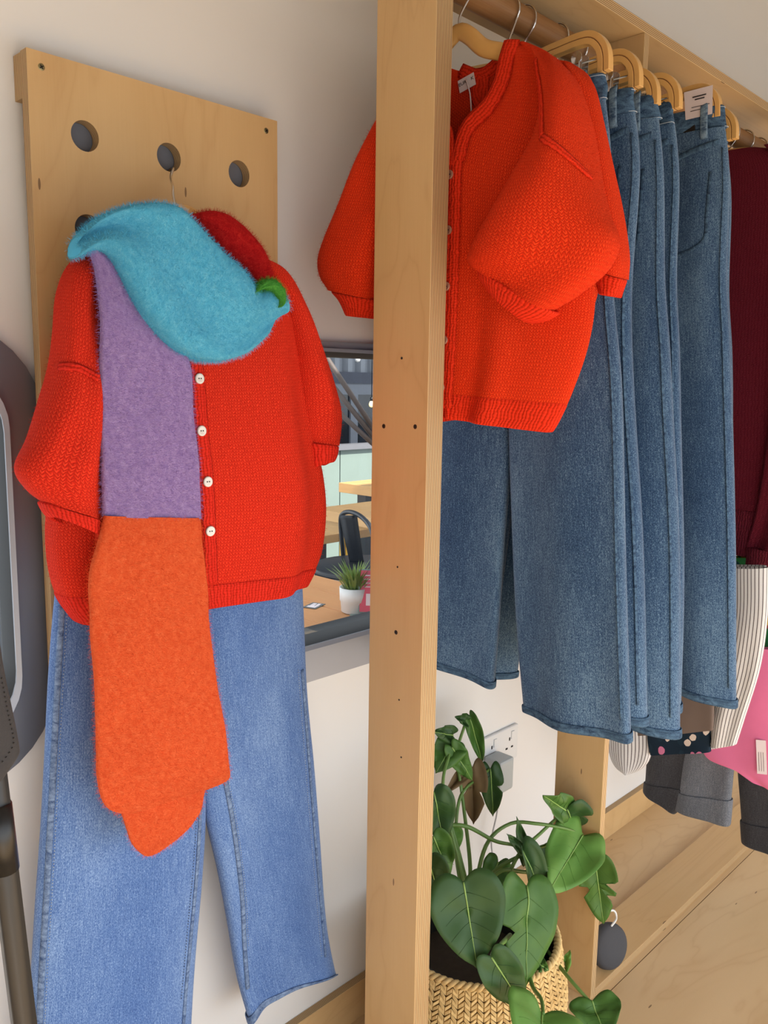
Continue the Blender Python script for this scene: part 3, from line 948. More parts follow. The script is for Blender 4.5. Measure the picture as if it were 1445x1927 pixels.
GK = sheet(FB, RBk, 66, 34, nb_, local=True)
RB2 = mirror(RB, cB); RBk2 = mirror(RBk, cB)
GF2 = sheet(FB, RB2, 66, 34, lambda t, s: nf(t, 1 - s) + 0.002, local=True)
GK2 = sheet(FB, RBk2, 66, 34, lambda t, s: nb_(t, 1 - s), local=True)
for nm, G in (('front_panel', GF), ('front_panel', GF2), ('back_panel', GK), ('back_panel', GK2)):
    knit_part(nm, G[:-4], M['knit_orange'], cardB, closed=False, solid=0.003, offset=0)
    knit_part('hem_rib', G[-6:], M['rib_orange'], cardB, closed=False, solid=0.0045)
bvF, bvK = bvh_of(GF, closed=False), bvh_of(GK, GK2, closed=False)
col_pts = [(G_[0], (G_[1] - G_[0]).cross(GF[min(i + 1, 65)][0] - GF[max(i - 1, 0)][0]).normalized()) for i, G_ in enumerate(GF)]
nk = [(p - FB.e * 0.0 + FB.n * 0.002, FB.n) for p, n in col_pts[:26]]
strip('neck_rib', [(p + FB.e * 0.008, n) for p, n in nk], 0.024, M['rib_orange'], cardB, 0.004, 0.003)
strip('neck_rib', [(GF2[i][-1] - FB.e * 0.008 + FB.n * 0.002, FB.n) for i in range(26)], 0.024, M['rib_orange'], cardB, 0.004, 0.003)
strip('button_band', [(GF[i][0] + FB.e * 0.006 + FB.n * 0.003, FB.n) for i in range(24, 64)], 0.022, M['rib_orange'], cardB, 0.003, 0.002)
strip('button_band', [(GF2[i][-1] - FB.e * 0.004 + FB.n * 0.001, FB.n) for i in range(24, 64)], 0.022, M['rib_orange'], cardB, 0.003, 0.002)
for z_ in range(5):
    i = 27 + z_ * 8
    button(GF[i][0] + FB.n * 0.007 - FB.e * 0.001, FB.n, 0.0066, cardB, 'shell_dim')
bk_nk = [(GK[i][0], FB.n) for i in range(14, -1, -1)]
bk_all = [(GK2[i][-1], FB.n) for i in range(0, 14)] + [(GK[i][0], FB.n) for i in range(12, -1, -1)]
strip('neck_rib', [(p + FB.n * 0.003, n) for p, n in bk_all], 0.020, M['rib_orange'], cardB, 0.003, 0.002)
lp, ln = hit(bvK, 882, 158)
if lp is None: lp = FB.to3(*FB.loc(870, 158), -0.02)
Mx = basis(lp + FB.n * 0.006, (FB.n + Vector((0, 0, 0.15))).normalized()) @ Matrix.Rotation(0.30, 4, 'Z')
b = MB(); b.box((-0.014, -0.010, -0.0004), (0.014, 0.010, 0.0004), Mx)
lab = b.build('neck_label', M['label'], cardB, smooth=False); lab['label'] = 'white woven neck label'
for tx, ox in (('EUR', -0.007), ('K', 0.010)):
    text_mesh(tx, 0.0075, Mx @ Matrix.Translation((ox, 0.002, 0.0006)), 'label_lettering', M['ink'], lab)
b = MB(); b.tube(catmull([tuple(lp + FB.n * 0.009 + Vector((0, 0, 0.004))), tuple(P(884, 175, x=lp.x - 0.012)), tuple(P(887, 215, x=lp.x - 0.012)), tuple(P(888, 245, x=lp.x - 0.008))], 16), 0.0011, 6)
b.build('hanging_loop', M['cord'], cardB)
def fsl(seed, a=0.010):
    return lambda t, s, sn: a * nz(s * 2.5, t * 3.2, seed) + 0.006 * math.sin(5 * s + 6 * t + seed) * sn
slB = [((985, 84), (1030, 96)), ((1000, 120), (1068, 140)), ((1014, 190), (1092, 205)), ((1012, 262), (1108, 280)), ((978, 335), (1124, 345)), ((936, 408), (1144, 400)), ((905, 465), (1166, 455)), ((899, 486), (1146, 508)), ((900, 494), (1092, 558)), ((904, 502), (1048, 588))]
GS1 = puff(FB, slB, 60, 44, lambda t: 0.018 + 0.054 * math.sin(min(1, t * 1.02) * PI * 0.88), n0=lambda t: 0.020 + 0.050 * t, fold=fsl(2.2))
knit_part('sleeve', GS1, M['knit_orange'], cardB)
GC1 = puff(FB, [((904, 502), (1048, 588)), ((911, 522), (1024, 601)), ((926, 544), (994, 606))], 10, 40, lambda t: 0.037 - 0.008 * t, n0=0.064)
knit_part('cuff', GC1, M['rib_orange'], cardB, solid=0.005)
bvS1 = bvh_of(GS1)
for pts in ([(1008, 112), (1018, 180), (1020, 258)], [(1020, 258), (1060, 288), (1112, 335)]):
    L = line_on(bvS1, pts, 24, 0.001)
    if len(L) > 4: strip('sleeve_seam', L, 0.010, M['rib_orange'], cardB, 0.001, 0.0012)
slB2 = [((745, 160), (800, 120)), ((715, 220), (790, 220)), ((690, 290), (780, 300)), ((660, 370), (765, 380)), ((630, 440), (750, 450)), ((613, 490), (735, 500)), ((616, 524), (725, 535)), ((632, 548), (716, 566))]
GS2 = puff(FB, slB2, 56, 40, lambda t: 0.016 + 0.038 * math.sin(min(1, t * 1.02) * PI * 0.86), n0=lambda t: 0.010 + 0.030 * t, fold=fsl(5.2, 0.007))
knit_part('sleeve', GS2, M['knit_orange'], cardB)
GC2 = puff(FB, [((632, 548), (716, 566)), ((648, 566), (710, 580)), ((662, 596), (700, 600))], 8, 36, lambda t: 0.032 - 0.006 * t, n0=0.036)
knit_part('cuff', GC2, M['rib_orange'], cardB, solid=0.005)
fuzz('knit_fuzz', [GS1, GS2], M['knit_orange'], cardB, 12000, 0.005, r=0.00015)
def shirt_hanger(label, x, fr, pts_r, zc, hx):
    h = thing('wooden_hanger', label, 'hanger', (x, RAILY, zc), group='wooden hangers on the rail')
    L = [fr.loc(*q) for q in pts_r]
    c = L[0][0]
    full = [fr.to3(2 * c - a, z, 0.0) for a, z in reversed(L[1:])] + [fr.to3(a, z, 0.0) for a, z in L]
    sec = [(0.007 * math.cos(a), 0.0125 * math.sin(a)) for a in [2 * PI * k / 12 for k in range(12)]]
    b = MB(); b.sweep(catmull([tuple(q) for q in full], 60), sec); b.build('shoulder_bar', M['hanger'], h)
    cc = fr.to3(c, L[0][1], 0)
    pts = [tuple(cc), (cc.x, cc.y, cc.z + 0.02)]
    R_ = RAILR + 0.0035
    for a in (-40, -10, 20, 50, 80, 110, 140, 170, 200):
        q = math.radians(180 - a)
        pts.append((hx, RAILY + R_ * math.cos(q), RAILZ + R_ * math.sin(q)))
    b = MB(); b.tube(catmull(pts, 44), 0.0017, 8, up=(1, 0.02, 0.01)); b.build('hook', M['chrome'], h)
    return h
shirt_hanger('wooden hanger with curved shoulders holding the nearest orange-red cardigan', 1.04, Frame((1.035, 0.862, 0), (0.15, -0.989)), [(864, 60), (884, 68), (910, 90), (945, 98), (985, 108), (1020, 128)], 1.78, 1.045)

# second cardigan behind it
FB2 = Frame((1.145, 0.87, 0), (0.06, -0.998))
cardC = thing('orange_red_cardigan', 'second orange-red knitted cardigan, its shoulder and sleeve peeking from behind the nearest one', 'cardigan', (1.145, 0.87, 1.25))
GB2 = puff(FB2, [((985, 120), (1075, 118)), ((930, 150), (1112, 150)), ((860, 240), (1128, 250)), ((820, 400), (1130, 420)), ((800, 560), (1122, 560)), ((805, 700), (1060, 690)), ((830, 760), (1030, 760))], 44, 40, lambda t: 0.014 + 0.016 * math.sin(PI * min(1, t)), fold=fsl(8.8, 0.005), pw=0.6)
knit_part('body', GB2[:-4], M['knit_orange'], cardC); knit_part('hem_rib', GB2[-6:], M['rib_orange'], cardC, solid=0.004)
GS3 = puff(FB2, [((1050, 118), (1088, 128)), ((1062, 150), (1116, 160)), ((1078, 230), (1134, 235)), ((1096, 330), (1152, 330)), ((1110, 420), (1170, 430)), ((1118, 470), (1177, 485)), ((1124, 510), (1174, 525))], 46, 36, lambda t: 0.014 + 0.024 * math.sin(min(1, t * 1.02) * PI * 0.75), n0=0.02, fold=fsl(3.9, 0.006))
knit_part('sleeve', GS3, M['knit_orange'], cardC)
knit_part('cuff', puff(FB2, [((1124, 510), (1174, 525)), ((1130, 535), (1166, 545)), ((1136, 556), (1160, 560))], 8, 32, 0.022, n0=0.02), M['rib_orange'], cardC, solid=0.005)
shirt_hanger('wooden hanger of the second orange-red cardigan, mostly hidden by the knit', 1.145, FB2, [(948, 128), (972, 136), (1005, 146), (1040, 156)], 1.76, 1.16)

# ------------------------------------------------------------------ jeans on clip hangers
def clip_hanger(X, label, dz=0.0, half=0.153):
    h = thing('clip_hanger', label, 'hanger', (X, RAILY, 1.822 + dz), group='wooden clip hangers on the rail')
    z0 = 1.822 + dz
    half_pts = [(0, z0), (0.06, z0 + 0.006), (half - 0.045, z0 + 0.010), (half - 0.022, z0 + 0.007), (half - 0.007, z0 - 0.006), (half, z0 - 0.022), (half + 0.002, z0 - 0.046)]
    path = [(-a, z) for a, z in reversed(half_pts[1:])] + half_pts
    D = catmull([(X, RAILY - a, z) for a, z in path], 64)
    for nm, off, m in (('upper_bar', 0.0052, 'hanger'), ('lower_bar', -0.0052, 'hanger'), ('groove', 0.0, 'groove')):
        w, t = (0.0072, 0.0046) if m == 'hanger' else (0.0062, 0.0012)
        sec = [(-w, off - t), (w, off - t), (w, off + t), (-w, off + t)]
        # section y follows the bar's normal in its own plane
        b = MB()
        G = []
        n = len(D)
        for i in range(n):
            tv = (Vector(D[min(i + 1, n - 1)]) - Vector(D[max(i - 1, 0)])).normalized()
            side = Vector((1, 0, 0)); nor = side.cross(tv) * -1
            if nor.z < -0.2: nor = -nor
            if abs(nor.z) < 0.3:  # on the drops the outside is away from the centre
                sg = -1 if D[i][1] < RAILY else 1
                if nor.y * sg < 0: nor = -nor
            G.append([Vector(D[i]) + side * q[0] + nor * q[1] for q in sec])
        b.grid(G, True, True, True)
        b.build(nm, M[m], h, smooth=True, angle=40, bevel=0.0008)
    rail_hook(X, z0 + 0.004, h)
    b = MB(); b.tube([(X, RAILY - half * 0.9, z0 - 0.024), (X, RAILY + half * 0.9, z0 - 0.024)], 0.0014, 8); b.build('wire', M['steel'], h)
    for sg in (-1, 1):
        yc = RAILY + sg * half * 0.72
        b = MB()
        b.box((X - 0.010, yc - 0.009, z0 - 0.052), (X - 0.0088, yc + 0.009, z0 - 0.018))
        b.box((X + 0.0088, yc - 0.009, z0 - 0.052), (X + 0.010, yc + 0.009, z0 - 0.018))
        b.lathe((X - 0.0100, yc, z0 - 0.018), [(0.0005, 0), (0.0092, 0), (0.0092, 0.0012), (0.0005, 0.0022)], 18, (-1, 0, 0))
        b.lathe((X + 0.0100, yc, z0 - 0.018), [(0.0005, 0), (0.0092, 0), (0.0092, 0.0012), (0.0005, 0.0022)], 18, (1, 0, 0))
        for dy in (-0.005, 0.005):
            b.tube([(X - 0.0105, yc + dy, z0 - 0.058), (X - 0.0105, yc + dy, z0 - 0.020)], 0.0011, 6)
        c = b.build('clip', M['chrome'], h, smooth=False)
        b = MB()
        b.box((X - 0.0115, yc - 0.011, z0 - 0.080), (X - 0.0075, yc + 0.011, z0 - 0.048)); b.box((X + 0.0075, yc - 0.011, z0 - 0.080), (X + 0.0115, yc + 0.011, z0 - 0.048))
        b.build('clip_pad', M['black_plastic'], c, smooth=False, bevel=0.001)
    return h

def rack_jeans(X, label, waist, mid, hem, zw, zh, seed, legs=None, m='denim2', far=None, twist=0.0):
    """legs hang in the plane x = X; s runs from the wall (-) to the room (+)."""
    fr = Frame((X, RAILY, 0), (0.0 + twist, -1.0))
    j = thing('jeans', label, 'jeans', (X, RAILY, zh), group='dark blue wide-leg jeans on clip hangers')
    fold = lambda t, s, sn: (0.007 * math.sin(9 * s + seed * 2.1 + 1.5 * t) * (0.35 + t) + 0.010 * nz(s * 2.5 + seed, t * 3.0, seed * 1.7)) * (0.4 + 0.6 * min(1, t * 3))
    zc = zw - 0.30
    near = [(0.0, zw, waist, zw + 0.003), (0.0, zw - 0.12, waist + 0.022, zw - 0.12), (0.004, zc, waist * 0.35 + mid * 0.65, zc), (0.014, zc - 0.15, mid, zw - 0.44), (0.05, (zc + zh) / 2 - 0.1, (mid + hem) / 2 + 0.004, (zc + zh) / 2 - 0.06), (0.078, zh + 0.02, hem, zh)]
    farl = [(-ra, rz, -la, lz) for (la, lz, ra, rz) in near]
    if legs:
        near, farl = legs(fr, near, farl)
    out = []
    for nm, Rr in (('leg', near), ('leg', farl)):
        G = puff(fr, Rr, 60, 30, lambda t: 0.012 + 0.016 * min(1, t * 2.2), fold=fold, pw=0.7, local=True)
        knit_part(nm, G[2:], M[m], j)
        H = [[G[-1][q].lerp(G[-2][q], f) for q in range(30)] for f in (0.85, 0.55, 0.25, 0.0)]
        knit_part('hem', grow(H, 0.0022), M[m + '_seam'], j, solid=0.0025)
        out.append(G)
    # waistband: one flattened ring over both legs
    wb = puff(fr, [(-waist - 0.002, zw + 0.002, waist + 0.002, zw + 0.004), (-waist - 0.006, zw - 0.038, waist + 0.007, zw - 0.036)], 6, 44, 0.0135, local=True, fold=fold, pw=0.5)
    knit_part('waistband', wb, M[m + '_seam'], j, solid=0.003)
    for k_, z_ in ((0, -0.004), (5, 0.003)):
        g_ = grow([wb[k_]], 0.0024)[0]
        b = MB(); b.tube([q + Vector((0, 0, z_)) for q in g_], 0.0006, 4, closed=True); b.build('stitching', M['thread'], j)
    for s_ in (-waist * 0.86, -waist * 0.25, waist * 0.30, waist * 0.84):
        for fs_ in (1, -1):
            b = MB()
            pth = [fr.to3(s_, zw + 0.006, fs_ * 0.010), fr.to3(s_ + 0.001, zw + 0.003, fs_ * 0.0175), fr.to3(s_ + 0.003, zw - 0.022, fs_ * 0.020), fr.to3(s_ + 0.005, zw - 0.05, fs_ * 0.0195), fr.to3(s_ + 0.005, zw - 0.054, fs_ * 0.016)]
            b.sweep(catmull([tuple(q) for q in pth], 14), [(-0.0065, -0.0012), (0.0065, -0.0012), (0.0065, 0.0016), (0.005, 0.0024), (-0.005, 0.0024), (-0.0065, 0.0016)], up=fr.n)
            b.build('belt_loop', M[m + '_loop'], j)
    bv = [BVHTree.FromPolygons([q for r_ in G for q in r_], [(i * 30 + k, (i + 1) * 30 + k, (i + 1) * 30 + (k + 1) % 30, i * 30 + (k + 1) % 30) for i in range(59) for k in range(30)]) for G in out]
    def on(a, z, off=0.0012, k=0):
        o = fr.to3(a, z, 0.3)
        p, n, i, d = bv[k].ray_cast(o, -fr.n)
        if p is None: return None
        return (p + fr.n * off, fr.n)
    def poly(pts, k=0, nn=24, off=0.0012):
        return [q for q in (on(a, z, off, k) for a, z in catmull(pts, nn)) if q]
    for k, sg in ((0, 1), (1, -1)):
        y1 = poly([(sg * 0.006, zw - 0.095), (sg * waist * 0.5, zw - 0.082), (sg * (waist + 0.002), zw - 0.062)], k)
        if len(y1) > 3:
            strip('yoke_seam', y1, 0.010, M[m + '_seam'], j, 0.0012, 0.001)
        a0, a1, zt, zb = waist * 0.22, waist * 0.96, zw - 0.115, zw - 0.26
        pk = poly([(sg * a0, zt), (sg * a0, (zt + zb) / 2), (sg * (a0 + 0.004), zb + 0.02), (sg * (a0 + a1) / 2, zb), (sg * (a1 - 0.004), zb + 0.02), (sg * a1, (zt + zb) / 2), (sg * a1, zt)], k, 50)
        if len(pk) > 3: strip('pocket_seam', pk, 0.006, M[m + '_seam'], j, 0.001, 0.0006)
        Gx = out[k]
        # outer side seam
        idx = 13 if k == 0 else 2
        L = []
        for i in range(4, 58):
            p = Gx[i][idx]; cc = sum(Gx[i], Vector()) / 30
            L.append((p + (p - cc).normalized() * 0.0012, ((p - cc) - (p - cc).project(Vector((0, 0, 1)))).normalized()))
        strip('side_seam', L, 0.006, M[m + '_seam'], j, 0.0006, 0.0005)
    return j

def legs1(fr, near, farl):
    n_ = near[:3] + [(*fr.loc(960, 800), *fr.loc(1164, 720)), (*fr.loc(966, 1000), *fr.loc(1172, 950)), (*fr.loc(975, 1180), *fr.loc(1179, 1180)), (*fr.loc(986, 1338), *fr.loc(1186, 1398))]
    f_ = farl[:3] + [(-0.215, 1.30, *fr.loc(957, 830)), (-0.235, 1.12, *fr.loc(946, 1020)), (-0.250, 0.95, *fr.loc(938, 1160)), (-0.262, 0.80, *fr.loc(928, 1296))]
    return n_, f_
rack_jeans(1.195, 'dark blue wide-leg jeans nearest on the rail, directly behind the orange-red cardigans', 0.157, 0.205, 0.268, 1.767, 0.745, 1.0, legs1)
rack_jeans(1.285, 'second pair of dark blue jeans, a narrow strip beside the nearest pair', 0.158, 0.190, 0.250, 1.768, 0.742, 2.3)
rack_jeans(1.362, 'third pair of dark blue jeans, with a pocket seam down its visible strip', 0.157, 0.215, 0.270, 1.778, 0.700, 3.1)
rack_jeans(1.440, 'fourth pair of dark blue jeans on the rail, just in front of the rear post', 0.148, 0.195, 0.240, 1.786, 0.720, 4.6)
rack_jeans(1.600, 'dark blue jeans farthest along the row, with white card at the waist', 0.165, 0.212, 0.272, 1.815, 0.690, 6.2)
rack_jeans(1.680, 'dark blue jeans just behind the pair with the white card, before the burgundy knits', 0.140, 0.185, 0.225, 1.790, 0.700, 7.4)
for X, lb, dz_ in ((1.205, 'wooden clip hanger of the nearest jeans, highest of the curved bars', 0.0), (1.300, 'second wooden clip hanger counted from the orange-red cardigans', 0.0), (1.362, 'third wooden clip hanger, its end tucked behind the second', -0.012),
                   (1.440, 'fourth wooden clip hanger, close in front of the rear post', 0.0), (1.600, 'wooden clip hanger beyond the rear post, above the jeans with white card', 0.022), (1.680, 'rearmost wooden clip hanger before the burgundy knits', 0.0)):
    clip_hanger(X, lb, dz_)
# white card tucked into the last jeans
Fc = Frame((1.583, RAILY, 0), (0, -1))
cardp = [Fc.loc(1288, 172), Fc.loc(1338, 162), Fc.loc(1342, 205), Fc.loc(1292, 212)]
b = MB()
tl = Fc.to3(*Fc.loc(1287, 174)); tr = Fc.to3(*Fc.loc(1341, 160)); bl = Fc.to3(*Fc.loc(1290, 226)); br = Fc.to3(*Fc.loc(1340, 214))
b.grid([[tl, tr], [bl, br]])
card = b.build('swing_card', M['label'], None, smooth=False, solid=0.0006, origin=tuple(bl))
tag(card, 'white printed card sticking out of a jeans waistband below the top board', 'tag')
for k, (t0, t1, w_) in enumerate(((0.30, 0.78, 0.0012), (0.38, 0.72, 0.0012), (0.25, 0.9, 0.0006), (0.2, 0.8, 0.0006))):
    f = (0.26, 0.36, 0.62, 0.74)[k]
    a = tl.lerp(bl, f); c = tr.lerp(br, f)
    p0, p1 = a.lerp(c, t0) + Fc.n * 0.0006, a.lerp(c, t1) + Fc.n * 0.0006
    q = MB(); q.tube([p0, p1], w_, 4); q.build('print_line', M['ink'], card)

# ------------------------------------------------------------------ burgundy knits and the lower row
def fold_soft(seed, a=0.008):
    return lambda t, s, sn: a * nz(s * 2.5, t * 3.2, seed) + 0.7 * a * math.sin(8 * s + seed) * (0.3 + t) * sn
def burgundy(X, label, sh, seed):
    fr = Frame((X, RAILY, 0), (0, -1))
    k = thing('burgundy_sweater', label, 'sweater', (X, RAILY, 0.9), group='burgundy sweaters on the rail')
    body = [(-0.075, 1.845, 0.07, 1.845), (-0.15, 1.82, 0.13, 1.825), (-0.19, 1.76, 0.165, 1.76), (-0.20, 1.55, 0.175, 1.55), (-0.21, 1.30, 0.188, 1.30), (-0.21, 1.05, 0.20, 1.05), (-0.20, 0.915, 0.19, 0.915)]
    G = puff(fr, body, 46, 40, 0.022, fold=fold_soft(seed), pw=0.6, local=True)
    knit_part('body', G[:-4], M['burgundy'], k); knit_part('hem_rib', G[-6:], M['rib_burgundy'], k, solid=0.004)
    for sg in (1, -1):
        Rr = [(0.055, 1.842, 0.10, 1.838), (0.085, 1.80, 0.158, 1.80), (0.105, 1.70, 0.178, 1.70), (0.112, 1.50, 0.186, 1.50), (0.116, 1.25, 0.190, 1.25), (0.105, 1.05, 0.188, 1.04), (0.085, 0.94, 0.168, 0.94)]
        Rr = [(a + sh, z, c + sh, z2) for a, z, c, z2 in Rr]
        if sg < 0: Rr = [(-c, z2, -a, z) for a, z, c, z2 in Rr]
        G = puff(fr, Rr, 56, 32, lambda t: 0.018 + 0.016 * math.sin(PI * t), n0=0.016, fold=fold_soft(seed + sg, 0.009), local=True)
        knit_part('sleeve', G, M['burgundy'], k)
        a, z, c, z2 = Rr[-1]
        knit_part('cuff', puff(fr, [(a, z, c, z2), (a + 0.004 * sg, z - 0.03, c - 0.006 * sg, z2 - 0.03), (a + 0.002, z - 0.065, c - 0.010, z2 - 0.065)], 8, 32, 0.020, n0=0.016, local=True), M['rib_burgundy'], k, solid=0.004)
    h = thing('wooden_hanger', 'wooden hanger inside ' + label.split(',')[0], 'hanger', (X, RAILY, 1.84), group='wooden hangers on the rail')
    b = MB(); b.sweep(catmull([(X, RAILY + 0.17, 1.785), (X, RAILY + 0.09, 1.828), (X, RAILY, 1.842), (X, RAILY - 0.09, 1.828), (X, RAILY - 0.17, 1.785)], 40), [(0.006 * math.cos(a), 0.011 * math.sin(a)) for a in [2 * PI * q / 10 for q in range(10)]])
    b.build('shoulder_bar', M['hanger'], h)
    rail_hook(X, 1.845, h)
burgundy(2.02, 'burgundy knitted sweater, first after the jeans', 0.035, 1.2)
burgundy(2.105, 'second burgundy knitted sweater, half cut off by the right edge', 0.035, 4.4)
burgundy(2.19, 'third burgundy knitted sweater, mostly hidden behind the second', 0.03, 7.7)

LRZ = 0.912
b = MB(); b.tube([(1.519 + 0.06 * i, RAILY + 0.02, LRZ) for i in range(30)], 0.0125, 14, up=(0, 0, 1)); b.build('lower_rail', M['rail'], rack)

def stripes(name, c1, c2, per, duty=0.22):
    n = NT(name)
    s = n.n('SeparateXYZ', {0: n.uv()}).outputs
    f = n.math('LESS_THAN', n.math('FRACT', n.math('DIVIDE', s[0], per)), duty)
    tx = n.noise(n.uv(500, 500), 1.0, 2)
    n.base(n.mix(n.math('MULTIPLY', f, 0.92), n.mix(tx, lin(c1), tuple(q * 0.86 for q in lin(c1))), lin(c2)))
    n.p(Roughness=0.85, Specular_IOR_Level=0.2); n.bump(n.math('ADD', tx, f), 0.3, 0.001)
    return n.m
def floral(name, base, cols, sc=55):
    n = NT(name)
    vor = n.n('TexVoronoi', {'Vector': n.uv(sc, sc), 'Scale': 1.0})
    warp = n.noise(n.uv(sc * 0.8, sc * 0.8), 1.0, 3, 0.6, 1.0)
    r = n.n('SeparateColor', {0: vor.outputs['Color']}).outputs[0]
    stops = [(0.0, lin(base))]
    k = len(cols)
    for i, c in enumerate(cols): stops.append((0.38 + 0.6 * i / k, lin(c)))
    rp = n.n('ValToRGB'); n.set(rp.inputs[0], r); rp.color_ramp.interpolation = 'CONSTANT'
    el = rp.color_ramp.elements
    while len(el) < len(stops): el.new(0.5)
    for e, (p_, c) in zip(el, stops): e.position = p_; e.color = (*c, 1)
    petal = n.math('LESS_THAN', n.math('ADD', vor.outputs['Distance'], n.math('MULTIPLY', warp, 0.5)), 0.80)
    n.base(n.mix(petal, lin(base), rp.outputs[0]))
    n.p(Roughness=0.85, Specular_IOR_Level=0.2); n.bump(n.noise(n.uv(300, 300), 1.0, 2), 0.25, 0.001)
    return n.m
M['stripe'] = stripes('white_black_stripe', (228, 226, 226), (52, 34, 40), 0.0085)
M['trim'] = stripes('red_white_trim', (232, 224, 218), (178, 38, 44), 0.009, 0.5)
M['navy_floral'] = floral('navy_floral', (26, 42, 58), [(26, 42, 58), (206, 120, 156), (30, 50, 66), (222, 206, 196)], 60)
M['green_floral'] = floral('green_floral', (40, 112, 62), [(36, 96, 52), (206, 178, 66), (24, 60, 66), (150, 60, 70)], 45)
M['pink'] = plain('pink_cotton', (232, 122, 168), 0.8, vary=0.05, scale=20, bump=0.15, bscale=600)
M['brown_cotton'] = plain('brown_cotton', (104, 88, 80), 0.8, vary=0.06)

FSx = Frame((1.93, RAILY, 0), (0, -1))
sj = thing('striped_jacket', 'white quilted jacket with thin black stripes and navy floral panels on the lower rail', 'jacket', (1.93, RAILY, 0.4))
GJ = puff(FSx, [((1195, 1064), (1441, 1064)), ((1192, 1110), (1444, 1110)), ((1196, 1200), (1436, 1200)), ((1208, 1290), (1412, 1290)), ((1222, 1370), (1390, 1370)), ((1228, 1418), (1380, 1402))], 44, 44, 0.022, fold=fold_soft(2.7, 0.006), pw=0.5)
knit_part('body', GJ, M['stripe'], sj, solid=0.003)
GJs = puff(FSx, [((1140, 1100), (1215, 1080)), ((1140, 1250), (1215, 1250)), ((1143, 1370), (1226, 1380)), ((1146, 1415), (1224, 1425)), ((1160, 1444), (1210, 1446)), ((1180, 1453), (1194, 1453))], 40, 30, 0.024, n0=0.025, fold=fold_soft(4.1, 0.006))
knit_part('sleeve', GJs, M['stripe'], sj)
GJs = puff(FSx, [((1380, 1068), (1446, 1068)), ((1378, 1160), (1444, 1160)), ((1362, 1260), (1430, 1260)), ((1345, 1340), (1402, 1350)), ((1338, 1404), (1386, 1400))], 40, 30, 0.020, n0=0.030, fold=fold_soft(5.1, 0.004))
knit_part('sleeve', GJs, M['stripe'], sj)
GJf = puff(FSx, [((1216, 1330), (1336, 1330)), ((1218, 1380), (1337, 1384)), ((1224, 1420), (1338, 1414))], 14, 36, 0.012, n0=0.034, fold=fold_soft(1.1, 0.003), pw=0.4)
knit_part('floral_panel', GJf, M['navy_floral'], sj)
bt = thing('brown_top', 'taupe brown hem peeking out right below the blue jeans', 'top', (1.82, RAILY, 0.5))
knit_part('body', puff(Frame((1.82, RAILY, 0), (0, -1)), [((1190, 1150), (1348, 1150)), ((1196, 1330), (1344, 1330)), ((1200, 1384), (1342, 1374))], 20, 34, 0.012, fold=fold_soft(3.3, 0.004), pw=0.5), M['brown_cotton'], bt)
Fg = Frame((2.08, RAILY, 0), (0, -1))
gt = thing('green_floral_top', 'green floral top with a red and white striped trim, behind the striped jacket', 'top', (2.08, RAILY, 0.4))
GG1 = puff(Fg, [((1290, 1046), (1500, 1050)), ((1300, 1150), (1505, 1150)), ((1330, 1270), (1500, 1270)), ((1372, 1376), (1490, 1352))], 36, 40, 0.020, fold=fold_soft(6.1, 0.005), pw=0.5)
knit_part('body', GG1, M['green_floral'], gt)
bvg = bvh_of(GG1)
Lt = line_on(bvg, [(1400, 1356), (1415, 1345), (1430, 1342), (1444, 1340)], 16, 0.003)
if len(Lt) > 3: strip('trim', Lt, 0.012, M['trim'], gt, 0.003)
Fp = Frame((2.03, RAILY, 0), (0, -1))
pt = thing('pink_top', 'plain pink top hanging low beside the grey jeans', 'top', (2.03, RAILY, 0.35))
GPk = puff(Fp, [((1322, 1220), (1490, 1220)), ((1320, 1330), (1490, 1330)), ((1320, 1400), (1488, 1420)), ((1334, 1428), (1480, 1462)), ((1372, 1440), (1474, 1486)), ((1412, 1466), (1470, 1494))], 34, 36, 0.014, n0=-0.01, fold=fold_soft(7.1, 0.005), pw=0.5)
knit_part('body', GPk, M['pink'], pt)
bvp = bvh_of(GPk)
p_, n_ = hit(bvp, 1434, 1424)
if p_ is not None:
    Mx = basis(p_ + n_ * 0.004, (-1, -0.25, 0.1)) @ Matrix.Rotation(0.12, 4, 'Z')
    b = MB(); b.box((-0.011, -0.041, -0.0004), (0.011, 0.041, 0.0004), Mx)
    cd = b.build('swing_ticket', M['label'], pt, smooth=False); cd['label'] = 'white paper swing ticket'
    for k in range(3):
        q = MB(); q.box((-0.006 + 0.005 * k - 0.0004, -0.034, 0.0005), (-0.006 + 0.005 * k + 0.0004, 0.012, 0.0008), Mx); q.build('print_line', M['ink'], cd, smooth=False)
def low_trousers(X, label, legs, m):
    fr = Frame((X, RAILY, 0), (0, -1))
    k = thing('grey_jeans', label, 'jeans', (X, RAILY, 0.2), group='grey jeans on the lower rail')
    for pr, mm in legs:
        G = puff(fr, pr, 40, 32, 0.020, fold=fold_soft(X * 3, 0.005), pw=0.6)
        knit_part('leg', G, M[mm], k)
        knit_part('turn_up', grow(G[-5:], 0.003), M[mm], k, solid=0.003)
    return k
low_trousers(2.13, 'dark and light grey jeans with turned-up hems below the striped jacket', [([((1228, 1100), (1330, 1100)), ((1222, 1350), (1322, 1350)), ((1217, 1450), (1306, 1450)), ((1214, 1488), (1270, 1530))], 'black_denim'), ([((1310, 1100), (1400, 1100)), ((1296, 1350), (1388, 1350)), ((1284, 1440), (1381, 1440)), ((1273, 1522), (1371, 1554))], 'grey_denim')], 'grey_denim')
low_trousers(2.22, 'black jeans with turned-up hem below the pink top', [([((1372, 1100), (1480, 1100)), ((1386, 1400), (1490, 1400)), ((1393, 1500), (1490, 1510)), ((1399, 1584), (1480, 1616))], 'black_denim')], 'black_denim')

